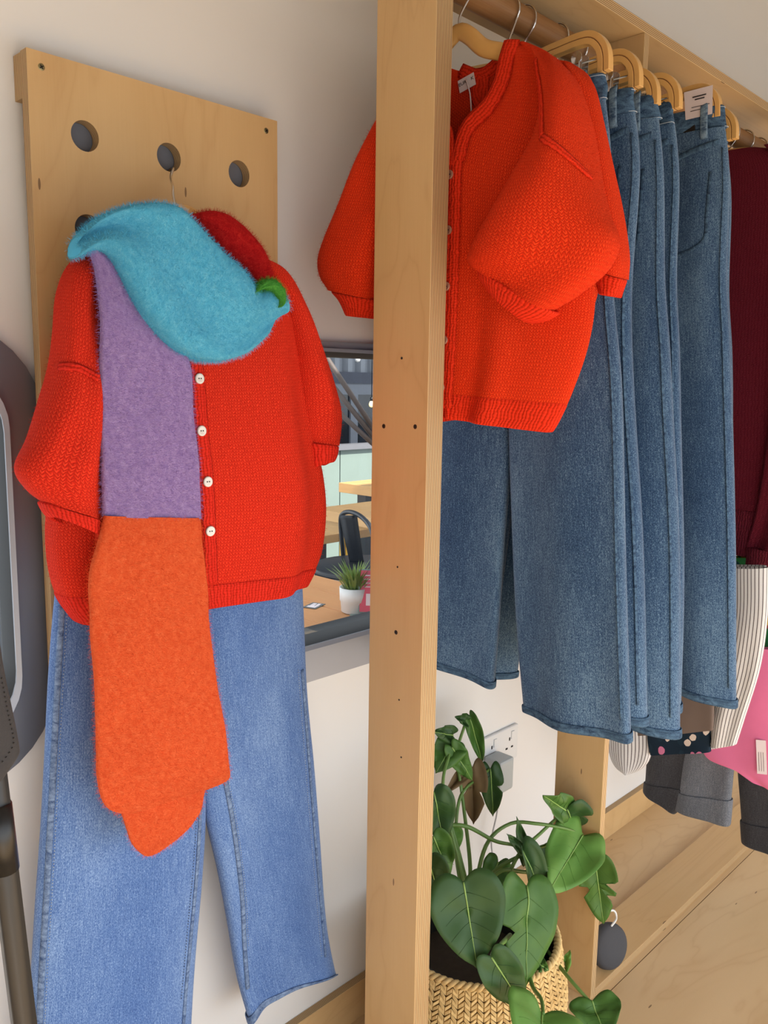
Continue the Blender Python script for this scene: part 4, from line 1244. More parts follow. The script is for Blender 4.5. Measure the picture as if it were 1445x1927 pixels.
# ------------------------------------------------------------------ basket and monstera
BC = Vector((1.205, 0.905, 0.0))
bask = thing('woven_basket', 'round woven seagrass basket holding the monstera, beside the front post', 'basket', tuple(BC))
BH, RT, RM, RB_ = 0.262, 0.158, 0.176, 0.150
def bprof(t):
    return RB_ + (RM - RB_) * math.sin(min(1, t * 1.6) * PI / 2) + (RT - RM) * max(0, (t - 0.55) / 0.45) ** 1.6
b = MB(); b.lathe(BC, [(0.01, 0.004)] + [(bprof(t) - 0.004, 0.004 + (BH - 0.004) * t) for t in [k / 16 for k in range(17)]] + [(bprof(1) - 0.010, BH - 0.002)] + [(bprof(t) - 0.011, 0.012 + (BH - 0.012) * t) for t in [k / 8 for k in range(7, -1, -1)]] + [(0.01, 0.012)], 64)
b.build('liner', M['seagrass_dark'], bask)
wv = MB()
NCOL, NROW = 92, 30
rw = random.Random(5)
for i in range(NCOL):
    for k in range(NROW):
        t0 = (k + 0.02) / NROW; sl_ = 1 if i % 2 else -1
        hgt = 1.0 / NROW
        pts = []
        for (a, tt, o) in ((0.02, 0.08, 0), (0.98, 0.08, 1), (0.98, 0.92, 1), (0.02, 0.92, 0)):
            ti = t0 + hgt * tt + (sl_ * (a - 0.5)) * hgt * 1.15
            ti = max(0.0, min(1.0, ti))
            ang = 2 * PI * (i + a) / NCOL
            r = bprof(ti) + (0.0012 if o == (k + i) % 2 else -0.0010) + rw.uniform(0, 0.0008)
            pts.append(Vector((BC.x + r * math.cos(ang), BC.y + r * math.sin(ang), BC.z + 0.004 + (BH - 0.004) * ti)))
        c = sum(pts, Vector()) / 4
        out = Vector((c.x - BC.x, c.y - BC.y, 0)).normalized()
        k0 = len(wv.v)
        wv.v += pts + [p.lerp(c, 0.22) + out * 0.0022 for p in pts]
        for q in range(4):
            wv.face((k0 + q, k0 + (q + 1) % 4, k0 + 4 + (q + 1) % 4, k0 + 4 + q))
        wv.face((k0 + 4, k0 + 5, k0 + 6, k0 + 7))
tag(wv.build('weave', M['seagrass'], bask, smooth=True, angle=50), kind='stuff')
rim = MB()
for ph in (0, PI):
    rim.tube([(BC.x + (RT - 0.003 + 0.004 * math.cos(40 * a + ph)) * math.cos(a), BC.y + (RT - 0.003 + 0.004 * math.cos(40 * a + ph)) * math.sin(a), BH + 0.004 * math.sin(40 * a + ph)) for a in [2 * PI * k / 320 for k in range(320)]], 0.0042, 6, closed=True, up=(0, 0, 1))
rim.build('plaited_rim', M['seagrass'], bask)

PCt = BC + Vector((-0.005, 0.0, 0))
plant = thing('potted_monstera', 'monstera plant with broad dark green leaves in a black pot inside the basket', 'plant', (PCt.x, PCt.y, 0.014))
b = MB(); b.lathe(PCt, [(0.01, 0.014), (0.095, 0.014), (0.128, 0.235), (0.134, 0.236), (0.134, 0.252), (0.126, 0.252), (0.120, 0.215), (0.118, 0.19)], 48, cap1=False); b.build('pot', M['pot'], plant, angle=40)
b = MB(); b.lathe(PCt, [(0.001, 0.200), (0.06, 0.202), (0.12, 0.196)], 32, cap0=False, cap1=False); b.build('soil', M['soil'], plant)

HEART = [(0.0, 0.0), (0.10, -0.10), (0.24, -0.15), (0.40, -0.09), (0.50, 0.06), (0.53, 0.24), (0.47, 0.46), (0.34, 0.68), (0.17, 0.87), (0.05, 0.97), (0.0, 1.03)]
def leaf(base, tip, width, facing, m, fold=0.25, droop=0.12, cuts=(), curl=0.0, lop=0.0, name='leaf', vein=True):
    """heart-shaped blade from base to tip; cuts = (side, where, depth) slits from the margin."""
    base, tip = Vector(base), Vector(tip)
    ax = tip - base; L = ax.length; ax.normalize()
    nrm = Vector(facing); nrm = (nrm - ax * nrm.dot(ax)).normalized()
    sd = ax.cross(nrm).normalized()
    half = catmull(HEART, 26)
    outl = [(x, y) for x, y in half] + [(-x, y) for x, y in reversed(half[1:-1])]
    pts = []
    for (x, y) in outl:
        k = 1.0
        for (s_, w_, d_) in cuts:
            if s_ * x > 0.06 and y > -0.05:
                k = min(k, 1 - d_ * math.exp(-((y - w_) / 0.045) ** 2))
        pts.append((x * k * (1 + lop * (1 if x > 0 else -1)), y + (1 - k) * -0.12))
    mb = MB()
    NR = 6
    G = []
    cx, cy = 0.0, 0.36
    def place(x, y):
        X_ = x * width
        h = fold * abs(X_) - droop * L * (y ** 2) + curl * width * (x ** 2) * 2.0 + 0.012 * nz(x * 3 + base.x * 9, y * 3, base.z * 7)
        return base + sd * X_ + ax * (y * L) + nrm * h
    for r in range(1, NR + 1):
        f = r / NR
        row = []
        for (x, y) in pts:
            # inner rings slide toward the midrib so the fold stays crisp
            row.append(place(x * f, cy + (y - cy) * f))
        G.append(row)
    G.insert(0, [place(0, cy + (q[1] - cy) * 0.02) for q in pts])
    mb.grid(G, True)
    o = mb.build(name, M[m], plant, solid=0.0009)
    if vein:
        v = MB(); v.tube([place(0, -0.0 + 0.98 * k / 16) + nrm * 0.0012 for k in range(17)], 0.0016, 6, scale=lambda t: 1 - 0.75 * t)
        v.build('midrib', M['vein'], o)
        for sg in (-1, 1):
            for w_ in (0.12, 0.30, 0.48, 0.66):
                v = MB(); v.tube([place(sg * 0.42 * (1 - 0.5 * w_) * q / 8 * (0.95), w_ + 0.16 * (q / 8) ** 1.3) + nrm * 0.0007 for q in range(9)], 0.0006, 4, scale=lambda t: 1 - 0.7 * t)
                v.build('vein', M[m], o)
    return o
def stem(pts, r=0.0038, m='stem'):
    b = MB(); b.tube(catmull([tuple(p) for p in pts], 30), r, 8, scale=lambda t: 1.15 - 0.35 * t)
    return b.build('stem', M[m], plant)
def PL(u, v, y): return P(u, v, y=y)
root0 = Vector((PCt.x, PCt.y, 0.20))
vw = -_fw
up_ = Vector((0, 0, 1))
def lf(bu, bv, by, tu, tv, ty, wpx, m, face=None, **kw):
    a, t = PL(bu, bv, by), PL(tu, tv, ty)
    w = 1.13 * wpx / F_PX * ((a + t) / 2 - CAM).dot(_fw)
    f = Vector(face) if face is not None else vw + up_ * 0.35
    return leaf(a, t, w, f, m, **kw)
# big leaves in front
lf(872, 1660, 0.80, 899, 1822, 0.75, 122, 'leaf_dark', fold=0.22, droop=0.05, cuts=())
lf(990, 1668, 0.80, 995, 1853, 0.74, 112, 'leaf', fold=0.12, droop=0.06, cuts=((1, 0.52, 0.62), (-1, 0.4, 0.0)), lop=-0.0, face=vw + _r * 0.45)
lf(1098, 1570, 0.83, 1036, 1674, 0.78, 92, 'leaf_light', fold=0.15, droop=0.08, face=vw + up_ * 0.5 - _r * 0.1)
lf(1062, 1524, 0.86, 1024, 1498, 0.86, 46, 'leaf', fold=0.5, droop=0.0)
lf(1066, 1522, 0.86, 1092, 1580, 0.86, 66, 'leaf_dark', fold=0.35, droop=0.2, cuts=((-1, 0.5, 0.5),))
lf(1120, 1622, 0.80, 1136, 1742, 0.78, 62, 'leaf', fold=0.3, droop=0.1, cuts=((1, 0.45, 0.75), (-1, 0.4, 0.7), (-1, 0.62, 0.6)), face=vw - _r * 0.2)
lf(986, 1602, 0.84, 1032, 1764, 0.80, 44, 'leaf_dark', fold=0.9, droop=0.05, face=vw + _r * 0.7)
lf(990, 1618, 0.86, 972, 1538, 0.87, 22, 'leaf_dark', fold=0.7, droop=0.0, vein=False)
lf(984, 1602, 0.86, 952, 1568, 0.87, 17, 'leaf_dark', fold=0.7, droop=0.0, vein=False)
lf(924, 1800, 0.74, 992, 1906, 0.70, 66, 'leaf_dark', fold=0.35, droop=0.1)
lf(1022, 1906, 0.66, 1016, 2010, 0.60, 140, 'leaf_light', fold=0.25, droop=0.1)
lf(1114, 1886, 0.67, 1142, 1950, 0.62, 84, 'leaf', fold=0.3, droop=0.12, face=vw + up_ * 0.6)
lf(1038, 1604, 0.90, 1020, 1662, 0.88, 40, 'leaf_dark', fold=0.4, droop=0.2)
lf(938, 1622, 0.97, 912, 1690, 0.95, 46, 'leaf', fold=0.3, droop=0.1)
lf(1018, 1706, 0.84, 1036, 1764, 0.82, 40, 'leaf', fold=0.4, droop=0.1)
lf(1012, 1812, 0.76, 1032, 1826, 0.74, 22, 'leaf', fold=0.3, droop=0.1)
lf(1060, 1822, 0.76, 1072, 1788, 0.76, 14, 'leaf_light', fold=0.8, droop=0.0, vein=False)
# left side, partly behind the front post
lf(842, 1560, 0.99, 856, 1608, 0.97, 44, 'leaf_light', fold=0.2, droop=0.1)
lf(816, 1490, 0.95, 836, 1590, 0.93, 60, 'leaf_dark', fold=0.3, droop=0.1)
lf(814, 1572, 0.91, 848, 1650, 0.88, 50, 'leaf', fold=0.4, droop=0.1)
lf(806, 1620, 0.90, 834, 1710, 0.87, 56, 'leaf_dark', fold=0.3, droop=0.1)
# tall leaves by the socket
lf(852, 1398, 1.04, 822, 1452, 1.03, 50, 'leaf', fold=0.3, droop=0.1)
lf(852, 1384, 1.05, 822, 1378, 1.04, 30, 'leaf_dark', fold=0.3, droop=0.1)
lf(850, 1406, 1.03, 890, 1470, 1.01, 34, 'leaf', fold=0.25, droop=0.05)
lf(876, 1356, 1.06, 858, 1350, 1.06, 22, 'leaf_dark', fold=0.5, droop=0.0, vein=False)
lf(884, 1352, 1.06, 914, 1446, 1.03, 24, 'leaf', fold=0.7, droop=0.25)
lf(922, 1446, 1.03, 930, 1540, 1.01, 38, 'leaf_dark', fold=0.35, droop=0.15, cuts=((-1, 0.4, 0.6),))
lf(888, 1442, 1.04, 892, 1552, 1.02, 44, 'leaf_dead', fold=0.8, droop=0.1, cuts=((1, 0.4, 0.7), (-1, 0.5, 0.6)), vein=False)
lf(880, 1445, 1.05, 842, 1490, 1.04, 24, 'leaf_dead', fold=0.8, droop=0.2, vein=False)
# stems
for path in ([(872, 1700, .93), (885, 1640, .96), (870, 1500, 1.03), (860, 1420, 1.05), (875, 1362, 1.06)], [(875, 1705, .93), (858, 1600, 1.0), (866, 1500, 1.03), (906, 1460, 1.03), (920, 1448, 1.03)],
             [(885, 1700, .92), (835, 1500, 1.0), (845, 1420, 1.03), (850, 1400, 1.04)], [(890, 1690, .92), (915, 1590, .93), (960, 1550, .92), (1010, 1550, .88), (1058, 1558, .85), (1096, 1570, .84)],
             [(895, 1695, .92), (930, 1640, .90), (980, 1610, .87), (1030, 1590, .86), (1062, 1590, .85), (1096, 1572, .84)], [(900, 1700, .91), (940, 1680, .88), (975, 1610, .87), (1020, 1565, .87), (1062, 1526, .86)],
             [(885, 1690, .93), (850, 1556, .98), (838, 1552, .99)], [(900, 1710, .91), (950, 1690, .86), (990, 1668, .82)], [(838, 1552, .98), (880, 1556, .95), (930, 1582, .92), (965, 1590, .90), (990, 1600, .86)],
             [(895, 1700, .90), (940, 1640, .88), (1000, 1640, .86), (1058, 1610, .84), (1118, 1622, .81)], [(1000, 1750, .82), (1030, 1790, .79), (1070, 1840, .72), (1112, 1888, .67)], [(985, 1770, .80), (1000, 1850, .74), (1018, 1880, .69), (1022, 1908, .66)],
             [(890, 1700, .92), (880, 1680, .88), (872, 1662, .81)], [(960, 1760, .80), (930, 1790, .76), (924, 1802, .74)]):
    stem([PL(*q) for q in path])

# ------------------------------------------------------------------ socket, plug, speaker
so = thing('wall_socket', 'white double wall socket with switches above the baseboard', 'socket', tuple(P(936, 1400, y=WY)))
sx0, sx1, sz0, sz1 = 1.513, 1.660, 0.397, 0.484
b = MB(); b.box((sx0, WY - 0.009, sz0), (sx1, WY, sz1)); b.build('plate', M['white_plastic'], so, smooth=False, bevel=0.003)
for cx in (sx0 + 0.04, sx1 - 0.036):
    b = MB(); b.box((cx - 0.006 + 0.012, WY - 0.0115, sz1 - 0.032), (cx + 0.006 + 0.012, WY - 0.008, sz1 - 0.012)); sw = b.build('switch', M['white_plastic'], so, smooth=False, bevel=0.001)
    for dx, dzz, w_, h_ in ((0, -0.030, 0.0022, 0.004), (-0.011, -0.052, 0.004, 0.0022), (0.011, -0.052, 0.004, 0.0022)):
        b = MB(); b.box((cx + dx - w_, WY - 0.0096, sz1 + dzz - h_), (cx + dx + w_, WY - 0.0088, sz1 + dzz + h_)); b.build('pin_hole', M['hole_dark'], so, smooth=False)
pl = thing('plug_adapter', 'pale grey plug adapter pushed into the wall socket', 'plug', (sx0 + 0.035, WY - 0.03, 0.37))
b = MB(); b.box((sx0 + 0.008, WY - 0.060, sz0 - 0.035), (sx0 + 0.062, WY - 0.0095, sz0 + 0.045)); b.build('housing', M['grey_plastic'], pl, smooth=False, bevel=0.006)
b = MB(); b.tube(catmull([(sx0 + 0.04, WY - 0.03, sz0 - 0.033), (sx0 + 0.042, WY - 0.03, 0.30), (sx0 + 0.03, WY - 0.025, 0.22), (sx0 + 0.06, WY - 0.022, 0.12), (sx0 + 0.055, WY - 0.026, 0.03), (sx0 + 0.02, WY - 0.05, 0.006), (sx0 - 0.1, WY - 0.06, 0.004)], 40), 0.002, 8); b.build('cable', M['cable'], pl)
sp_c = P(1143, 1809, y=0.835)
spk = thing('smart_speaker', 'dark grey round fabric speaker propped on edge behind the rear post', 'speaker', (sp_c.x, sp_c.y, 0.018))
ax_ = Vector((-0.25, -0.93, 0.25)).normalized()
Rs = 0.050
b = MB(); b.lathe(Vector((sp_c.x, sp_c.y, 0.018 + Rs * 0.985)), [(0.002, -0.020), (Rs * 0.75, -0.020), (Rs * 0.96, -0.008), (Rs, 0.0), (Rs * 0.95, 0.010), (Rs * 0.8, 0.016), (Rs * 0.4, 0.019), (0.002, 0.0195)], 40, ax_); b.build('body', M['speaker'], spk)
top = Vector((sp_c.x, sp_c.y, 0.018 + 2 * Rs))
b = MB(); b.tube(catmull([tuple(top + Vector((0.004, 0, -0.008))), tuple(top + Vector((0.018, -0.006, 0.010))), tuple(top + Vector((0.012, -0.002, 0.030))), tuple(top + Vector((-0.012, 0.004, 0.034))), tuple(top + Vector((-0.03, 0.02, 0.02)))], 24), 0.0024, 8); b.build('cable', M['white_plastic'], spk)

# ------------------------------------------------------------------ black stand and coat at the left edge
stand = thing('garment_stand', 'black metal stand leg with a collar at the lower left edge', 'stand', (0.355, 0.75, 0.0))
def upright(x0, x1, y, z1):
    b = MB(); b.sweep([(x0, y, 0), (x1, y, z1)], [(-0.010, -0.006), (0.010, -0.006), (0.010, 0.006), (-0.010, 0.006)], up=(0, 1, 0)); return b
st_top = 1.62
xa = P(2, 1575, y=0.75); xb = P(42, 1900, y=0.75)
kx = (xb.x - xa.x) / (xb.z - xa.z)
fx = lambda z: xa.x + kx * (z - xa.z)
upright(fx(0), fx(st_top), 0.75, st_top).build('leg', M['black_metal'], stand)
b = MB(); b.tube([(fx(0.855), 0.75, 0.855), (fx(0.92), 0.75, 0.92)], 0.0125, 16); b.build('collar', M['black_plastic'], stand)
fx2 = lambda z: 2 * fx(st_top) - fx(z) - 0.9
upright(fx2(0), fx2(st_top), 0.75, st_top).build('leg', M['black_metal'], stand)
b = MB(); b.tube([(fx(st_top), 0.75, st_top), (fx2(st_top), 0.75, st_top)], 0.0095, 14); b.build('top_bar', M['black_metal'], stand)
for fz in (fx, fx2):
    b = MB(); b.box((fz(0) - 0.012, 0.60, 0.0), (fz(0) + 0.012, 0.90, 0.012)); b.build('foot', M['black_metal'], stand, smooth=False, bevel=0.002)
Fk = Frame((0, 0.70, 0), (1, 0))
coat = thing('charcoal_coat', 'charcoal canvas coat whose stitched hem corner enters at the left edge', 'coat', (0.1, 0.70, 0.9))
GCt = puff(Fk, [((-420, 300), (-160, 300)), ((-480, 700), (-60, 700)), ((-500, 1000), (-30, 1000)), ((-520, 1240), (-2, 1230)), ((-520, 1330), (16, 1320)), ((-520, 1450), (31, 1396)), ((-420, 1600), (28, 1415)), ((-330, 1700), (4, 1446))], 50, 40, 0.022, fold=fold_soft(9.2, 0.004), pw=0.4)
knit_part('body', GCt, M['black_cloth'], coat)
bvc = bvh_of(GCt)
Ls = line_on(bvc, [(2, 1275), (14, 1340), (25, 1392), (19, 1412), (2, 1436)], 24, 0.0008)
thread_line('stitching', Ls, 0.0005, M['black_plastic'], coat, 0.004)

# ------------------------------------------------------------------ seating terrace outside the window
M['deck'] = plain('grey_decking', (92, 90, 90), 0.7, vary=0.12, scale=20)
M['table_wood'] = ply_face('oiled_table_wood', (204, 142, 88), (176, 112, 64))
M['bench_wood'] = ply_face('pale_bench_wood', (208, 164, 106), (184, 136, 82))
M['gold'] = plain('yellow_metal', (206, 160, 52), 0.4, metal=0.3)
M['green_panel'] = plain('sage_panel', (120, 134, 126), 0.5, vary=0.08, scale=6)
M['rail_grey'] = plain('grey_capping', (104, 104, 108), 0.5)
M['corrugated'] = plain('grey_corrugated_steel', (132, 136, 144), 0.5, metal=0.2, vary=0.06)
M['frame_grey'] = plain('grey_door_frame', (112, 116, 126), 0.5)
M['dark_glass'] = plain('dark_glazing', (24, 24, 28), 0.12, vary=0.1, spec=0.6)
M['navy'] = plain('navy_fascia', (44, 48, 66), 0.5)
M['brown_bar'] = plain('brown_bar', (84, 72, 66), 0.6)
M['grass'] = leafmat('grass_blade', (88, 116, 48), (150, 168, 84), 0.5)
M['white_pot'] = plain('white_ceramic', (222, 222, 220), 0.35, vary=0.02)
M['menu_pink'] = plain('menu_pink', (212, 84, 104), 0.4, vary=0.03)
M['menu_frame'] = plain('menu_frame', (116, 132, 126), 0.35, metal=0.2)
M['sticker'] = plain('sticker_grey', (96, 98, 96), 0.5)
lamp_m = NT('lit_bulb'); lamp_m.p(Emission_Color=(1.0, 0.72, 0.16, 1), Emission_Strength=1.6); M['bulb_on'] = lamp_m.m
EX = WY + 0.07
ter = thing('floor_terrace', 'dark grey decked terrace floor outside', None, (3, 4, 0), kind='structure')
rd = random.Random(4)
for i in range(34):
    b = MB(); b.box((1.0, EX + 0.005 + i * 0.145, -0.02), (8.0, EX + 0.140 + i * 0.145, 0.0 + rd.uniform(-0.001, 0.001))); b.build('deck_board', M['deck'], ter, smooth=False)
def planks(name, x0, x1, y0, y1, z, n, m, parent, th=0.03, rnd=None):
    w = (x1 - x0) / n
    for i in range(n):
        b = MB(); b.box((x0 + i * w + 0.0012, y0, z - th), (x0 + (i + 1) * w - 0.0012, y1, z + (rd.uniform(-0.0008, 0.0008))), ); b.build(name, m, parent, smooth=False, bevel=0.002)
t1 = thing('wooden_table', 'wooden plank table right outside the window, with a pot plant on it', 'table', (1.35, 1.7, 0.0))
planks('plank', 0.93, 1.57, EX + 0.05, 2.9, 0.76, 6, M['table_wood'], t1)
for x in (0.98, 1.52):
    for y in (EX + 0.12, 2.82):
        b = MB(); b.box((x - 0.025, y - 0.025, 0.0), (x + 0.025, y + 0.025, 0.73)); b.build('leg', M['black_metal'], t1, smooth=False)
t2 = thing('wooden_table', 'second wooden table outside with yellow metal legs, beyond the black chair', 'table', (2.6, 2.6, 0.0))
c2 = P(606, 956, z=0.76)
planks('plank', c2.x - 0.04, c2.x + 0.62, 1.55, c2.y + 0.02, 0.76, 5, M['bench_wood'], t2, 0.045)
for (u, yy) in ((644, 0), (652, 0)):
    q = P(u, 1040, y=c2.y - 0.20)
    b = MB(); b.tube([(q.x, q.y, 0), (q.x, q.y, 0.72)], 0.012, 10); b.build('leg', M['gold'], t2)
for x in (c2.x + 0.5,):
    for yy in (1.7, c2.y - 0.1):
        b = MB(); b.tube([(x, yy, 0), (x, yy, 0.72)], 0.012, 10); b.build('leg', M['gold'], t2)
t3 = thing('wooden_table', 'farthest wooden table outside, against the sage green panel', 'table', (3.4, 3.3, 0.0))
c3 = P(637, 908, z=0.80)
planks('plank', c3.x, c3.x + 0.6, 2.1, c3.y, 0.80, 4, M['bench_wood'], t3, 0.05)
for yy in (2.3, c3.y - 0.12):
    for x in (c3.x + 0.08, c3.x + 0.5):
        b = MB(); b.box((x - 0.03, yy - 0.03, 0), (x + 0.03, yy + 0.03, 0.75)); b.build('leg', M['black_metal'], t3, smooth=False)
bn = thing('wooden_bench', 'low wooden bench outside, left of the black chair', 'bench', (2.6, 3.2, 0.0))
c4 = P(604, 985, z=0.60)
planks('plank', c4.x - 0.25, c4.x + 0.10, c4.y - 0.28, c4.y + 0.9, 0.60, 3, M['bench_wood'], bn, 0.04)
for yy in (c4.y - 0.2, c4.y + 0.8):
    b = MB(); b.box((c4.x - 0.2, yy - 0.02, 0), (c4.x - 0.16, yy + 0.02, 0.56)); b.box((c4.x + 0.03, yy - 0.02, 0), (c4.x + 0.07, yy + 0.02, 0.56)); b.build('leg', M['black_metal'], bn, smooth=False)
# black metal chair
chy = 2.02
ch = thing('metal_chair', 'black metal cafe chair outside the window', 'chair', tuple(P(680, 1080, y=chy).to_2d()) + (0.0,))
def pc(u, v, dy=0.0): return P(u, v, y=chy + dy)
a0, a1 = pc(655, 970), pc(672, 1062)
b = MB()
G = []
for t in [k / 10 for k in range(11)]:
    c = a0.lerp(a1, t); w = 0.030 - 0.006 * t
    G.append([c + Vector((w * q * 0.71, -w * q * 0.70, 0.0)) + Vector((0, 0, 0)) for q in (-1, -0.3, 0.3, 1)])
b.grid(G); b.build('splat', M['black_metal'], ch, solid=0.004)
b = MB(); b.tube(catmull([tuple(pc(646, 1050, 0.12)), tuple(pc(641, 985, 0.10)), tuple(pc(645, 967, 0.06)), tuple(pc(662, 964, 0.0)), tuple(pc(684, 976, -0.08)), tuple(pc(700, 1000, -0.16)), tuple(pc(708, 1050, -0.2))], 40), 0.008, 10); b.build('back_frame', M['black_metal'], ch)
sc_ = pc(682, 1062, -0.05)
b = MB(); b.lathe((sc_.x, sc_.y, sc_.z - 0.02), [(0.01, 0), (0.17, 0.0), (0.18, 0.012), (0.16, 0.02), (0.01, 0.016)], 28); b.build('seat', M['black_metal'], ch)
for k in range(4):
    a = PI / 4 + k * PI / 2
    b = MB(); b.tube([(sc_.x + 0.14 * math.cos(a), sc_.y + 0.14 * math.sin(a), sc_.z - 0.02), (sc_.x + 0.2 * math.cos(a), sc_.y + 0.2 * math.sin(a), 0.0)], 0.012, 8); b.build('leg', M['black_metal'], ch)
# pot plant, menu and sticker on the near table
pp = P(667, 1152, z=0.76)
gp = thing('potted_grass', 'small grassy plant in a white ribbed pot on the table outside', 'plant', (pp.x, pp.y, 0.761))
b = MB(); b.lathe((pp.x, pp.y, 0.761), [(0.002, 0.0), (0.028, 0.0), (0.032, 0.003), (0.034, 0.028), (0.036, 0.030), (0.037, 0.062), (0.034, 0.062), (0.032, 0.05), (0.002, 0.05)], 32); b.build('pot', M['white_pot'], gp)
gb = MB(); rg = random.Random(11)
for k in range(130):
    a = rg.uniform(0, 2 * PI); r0 = rg.uniform(0, 0.024); ln_ = rg.uniform(0.045, 0.085); sp_ = rg.uniform(0.15, 0.9)
    o = Vector((pp.x + r0 * math.cos(a), pp.y + r0 * math.sin(a), 0.761 + 0.052))
    d = Vector((math.cos(a) * sp_, math.sin(a) * sp_, 1)).normalized()
    sdv = Vector((-math.sin(a), math.cos(a), 0)) * 0.0026
    q = o + d * ln_ * 0.6; e = q + (d + Vector((math.cos(a), math.sin(a), -0.5)) * 0.35).normalized() * ln_ * 0.4
    k0 = len(gb.v); gb.v += [o - sdv * 0.6, o + sdv * 0.6, q + sdv, q - sdv, e]; gb.face((k0, k0 + 1, k0 + 2, k0 + 3)); gb.face((k0 + 3, k0 + 2, k0 + 4))
tag(gb.build('grass_blades', M['grass'], gp), kind='stuff')
mp_ = P(686, 1158, z=0.76)
ms = thing('menu_stand', 'small pink menu card in a grey upright stand beside the white pot', 'menu stand', (mp_.x, mp_.y, 0.761))
Mx = basis(Vector((mp_.x + 0.012, mp_.y - 0.012, 0.761 + 0.058)), Vector((-0.72, -0.66, 0.16)))
b = MB(); b.box((-0.032, -0.052, -0.002), (0.032, 0.052, 0.0), Mx); b.build('holder', M['menu_frame'], ms, smooth=False, bevel=0.001)
b = MB(); b.box((-0.029, -0.049, 0.0002), (0.029, 0.049, 0.0010), Mx); cdx = b.build('card', M['menu_pink'], ms, smooth=False)
for k, w_ in enumerate((0.018, 0.022, 0.016, 0.02)):
    b = MB(); b.box((-w_, 0.036 - k * 0.009, 0.0011), (w_, 0.0385 - k * 0.009, 0.0013), Mx); b.build('print_line', M['label'], cdx, smooth=False)
b = MB(); b.box((-0.014, -0.034, 0.0011), (0.014, -0.006, 0.0013), Mx); b.build('blank_square', M['label'], cdx, smooth=False)
b = MB(); b.box((mp_.x - 0.03, mp_.y - 0.02, 0.761), (mp_.x + 0.035, mp_.y + 0.02, 0.764)); b.build('foot', M['menu_frame'], ms, smooth=False)
stc = P(591, 1140, z=0.7612)
stk = thing('table_sticker', 'grey printed sticker lying on the near table outside', 'sticker', tuple(stc))
Rz = Matrix.Translation(stc) @ Matrix.Rotation(0.35, 4, 'Z')
b = MB(); b.box((-0.026, -0.018, 0), (0.026, 0.018, 0.0008), Rz); b.build('sheet', M['sticker'], stk, smooth=False)
for (x, y, w_, h_) in ((-0.012, 0.0, 0.006, 0.012), (0.001, 0.004, 0.005, 0.006), (0.001, -0.008, 0.005, 0.004), (0.014, 0.006, 0.005, 0.005), (0.014, -0.006, 0.006, 0.004)):
    b = MB(); b.box((x - w_, y - h_, 0.0008), (x + w_, y + h_, 0.0011), Rz); b.build('print_block', M['label'], stk, smooth=False)
# sage panel, capping and the steel building behind
pnl = thing('low_partition', 'sage green low partition with grey capping behind the outdoor tables', 'partition', (4, 4.1, 0))
zt_ = P(650, 846, y=4.1).z
for i in range(6):
    b = MB(); b.box((2.2 + i * 0.8 + 0.004, 4.1, 0.05), (2.2 + (i + 1) * 0.8 - 0.004, 4.13, zt_)); b.build('panel', M['green_panel'], pnl, smooth=False)
b = MB(); b.box((2.2, 4.07, zt_), (7.0, 4.15, zt_ + 0.035)); b.build('capping', M['rail_grey'], pnl, smooth=False)
for i in range(7):
    b = MB(); b.box((2.2 + i * 0.8 - 0.03, 4.13, 0), (2.2 + i * 0.8 + 0.03, 4.18, zt_)); b.build('upright', M['rail_grey'], pnl, smooth=False)
BYY = 5.6
bd = thing('container_building', 'grey corrugated steel building with dark glazing across the terrace', 'building', (5, BYY, 0))
b = MB()
zc0, zc1 = P(650, 700, y=BYY).z, 3.4
pts = []
x = 2.4; k = 0
while x < 8.6:
    pts += [(x, 0), (x + 0.05, 0), (x + 0.08, 0.045), (x + 0.13, 0.045)]; x += 0.16
b.grid([[Vector((q[0], BYY + q[1], z)) for q in pts] for z in (zc0, zc1)]); b.build('corrugated_sheet', M['corrugated'], bd, smooth=False, solid=0.004)
b = MB(); b.box((2.4, BYY - 0.04, zc0 - 0.10), (8.6, BYY + 0.05, zc0)); b.build('fascia', M['navy'], bd, smooth=False)
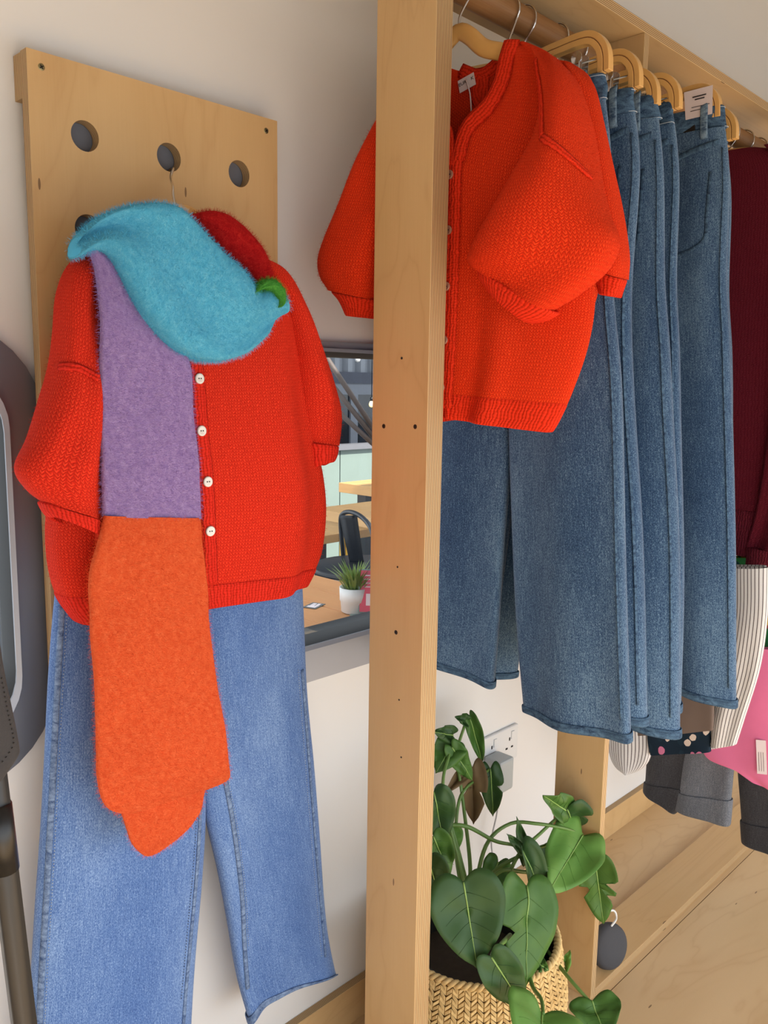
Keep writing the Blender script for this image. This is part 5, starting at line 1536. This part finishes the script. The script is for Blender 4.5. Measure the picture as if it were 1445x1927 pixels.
for i in range(9):
    xx = 2.5 + i * 0.7
    for nm, mm, a, c in (('door_frame', 'frame_grey', (xx, BYY - 0.02, 0), (xx + 0.09, BYY + 0.05, zc0 - 0.10)), ('door_frame', 'frame_grey', (xx + 0.09, BYY - 0.02, zc0 - 0.20), (xx + 0.70, BYY + 0.05, zc0 - 0.10)), ('glazing', 'dark_glass', (xx + 0.09, BYY, 0), (xx + 0.70, BYY + 0.02, zc0 - 0.20))):
        b = MB(); b.box(a, c); b.build(nm, M[mm], bd, smooth=False)
# folded brace bars, string lights, unseen dimming canopy
br = thing('parasol_brace', 'three thin brown brace bars slanting across the view outside', 'brace', tuple(P(660, 760, y=2.6)))
for (u0, v0, u1, v1) in ((607, 662, 720, 832), (618, 716, 722, 846), (622, 762, 720, 852)):
    b = MB(); b.tube([P(u0, v0, y=2.6), P(u1, v1, y=2.5)], 0.011, 8); b.build('bar', M['brown_bar'], br)
mq = P(726, 846, y=2.5); b = MB(); b.tube([(mq.x, mq.y, 0), (mq.x, mq.y, 2.5)], 0.02, 12); b.build('mast', M['brown_bar'], br)
b = MB(); b.tube([P(607, 660, y=2.6), P(590, 690, y=2.6)], 0.010, 8); b.build('bar', M['brown_bar'], br)
for (u, v, m, lb) in ((673, 676, 'white_pot', 'clear string light bulb under the outdoor fascia'), (699, 761, 'bulb_on', 'glowing yellow string light bulb outside the window')):
    q = P(u, v, y=4.6)
    o = thing('string_light', lb, 'light bulb', tuple(q), group='string lights')
    b = MB(); b.lathe(q, [(0.002, -0.022), (0.016, -0.016), (0.021, 0.0), (0.015, 0.018), (0.010, 0.026)], 16); b.build('bulb', M[m], o)
    b = MB(); b.lathe(q, [(0.011, 0.024), (0.011, 0.05), (0.004, 0.056)], 12); b.build('socket', M['black_plastic'], o)
    b = MB(); b.tube([q + Vector((0, 0, 0.055)), Vector((q.x, q.y, 3.0))], 0.003, 6); b.build('flex', M['black_plastic'], o)
b = MB(); b.box((0.4, EX + 2.2, 3.0), (9, 5.9, 3.05)); struct(b.build('roof_canopy_dimmer', M['rail_grey'], smooth=False))  # unseen canopy, put over the seating to dim the terrace
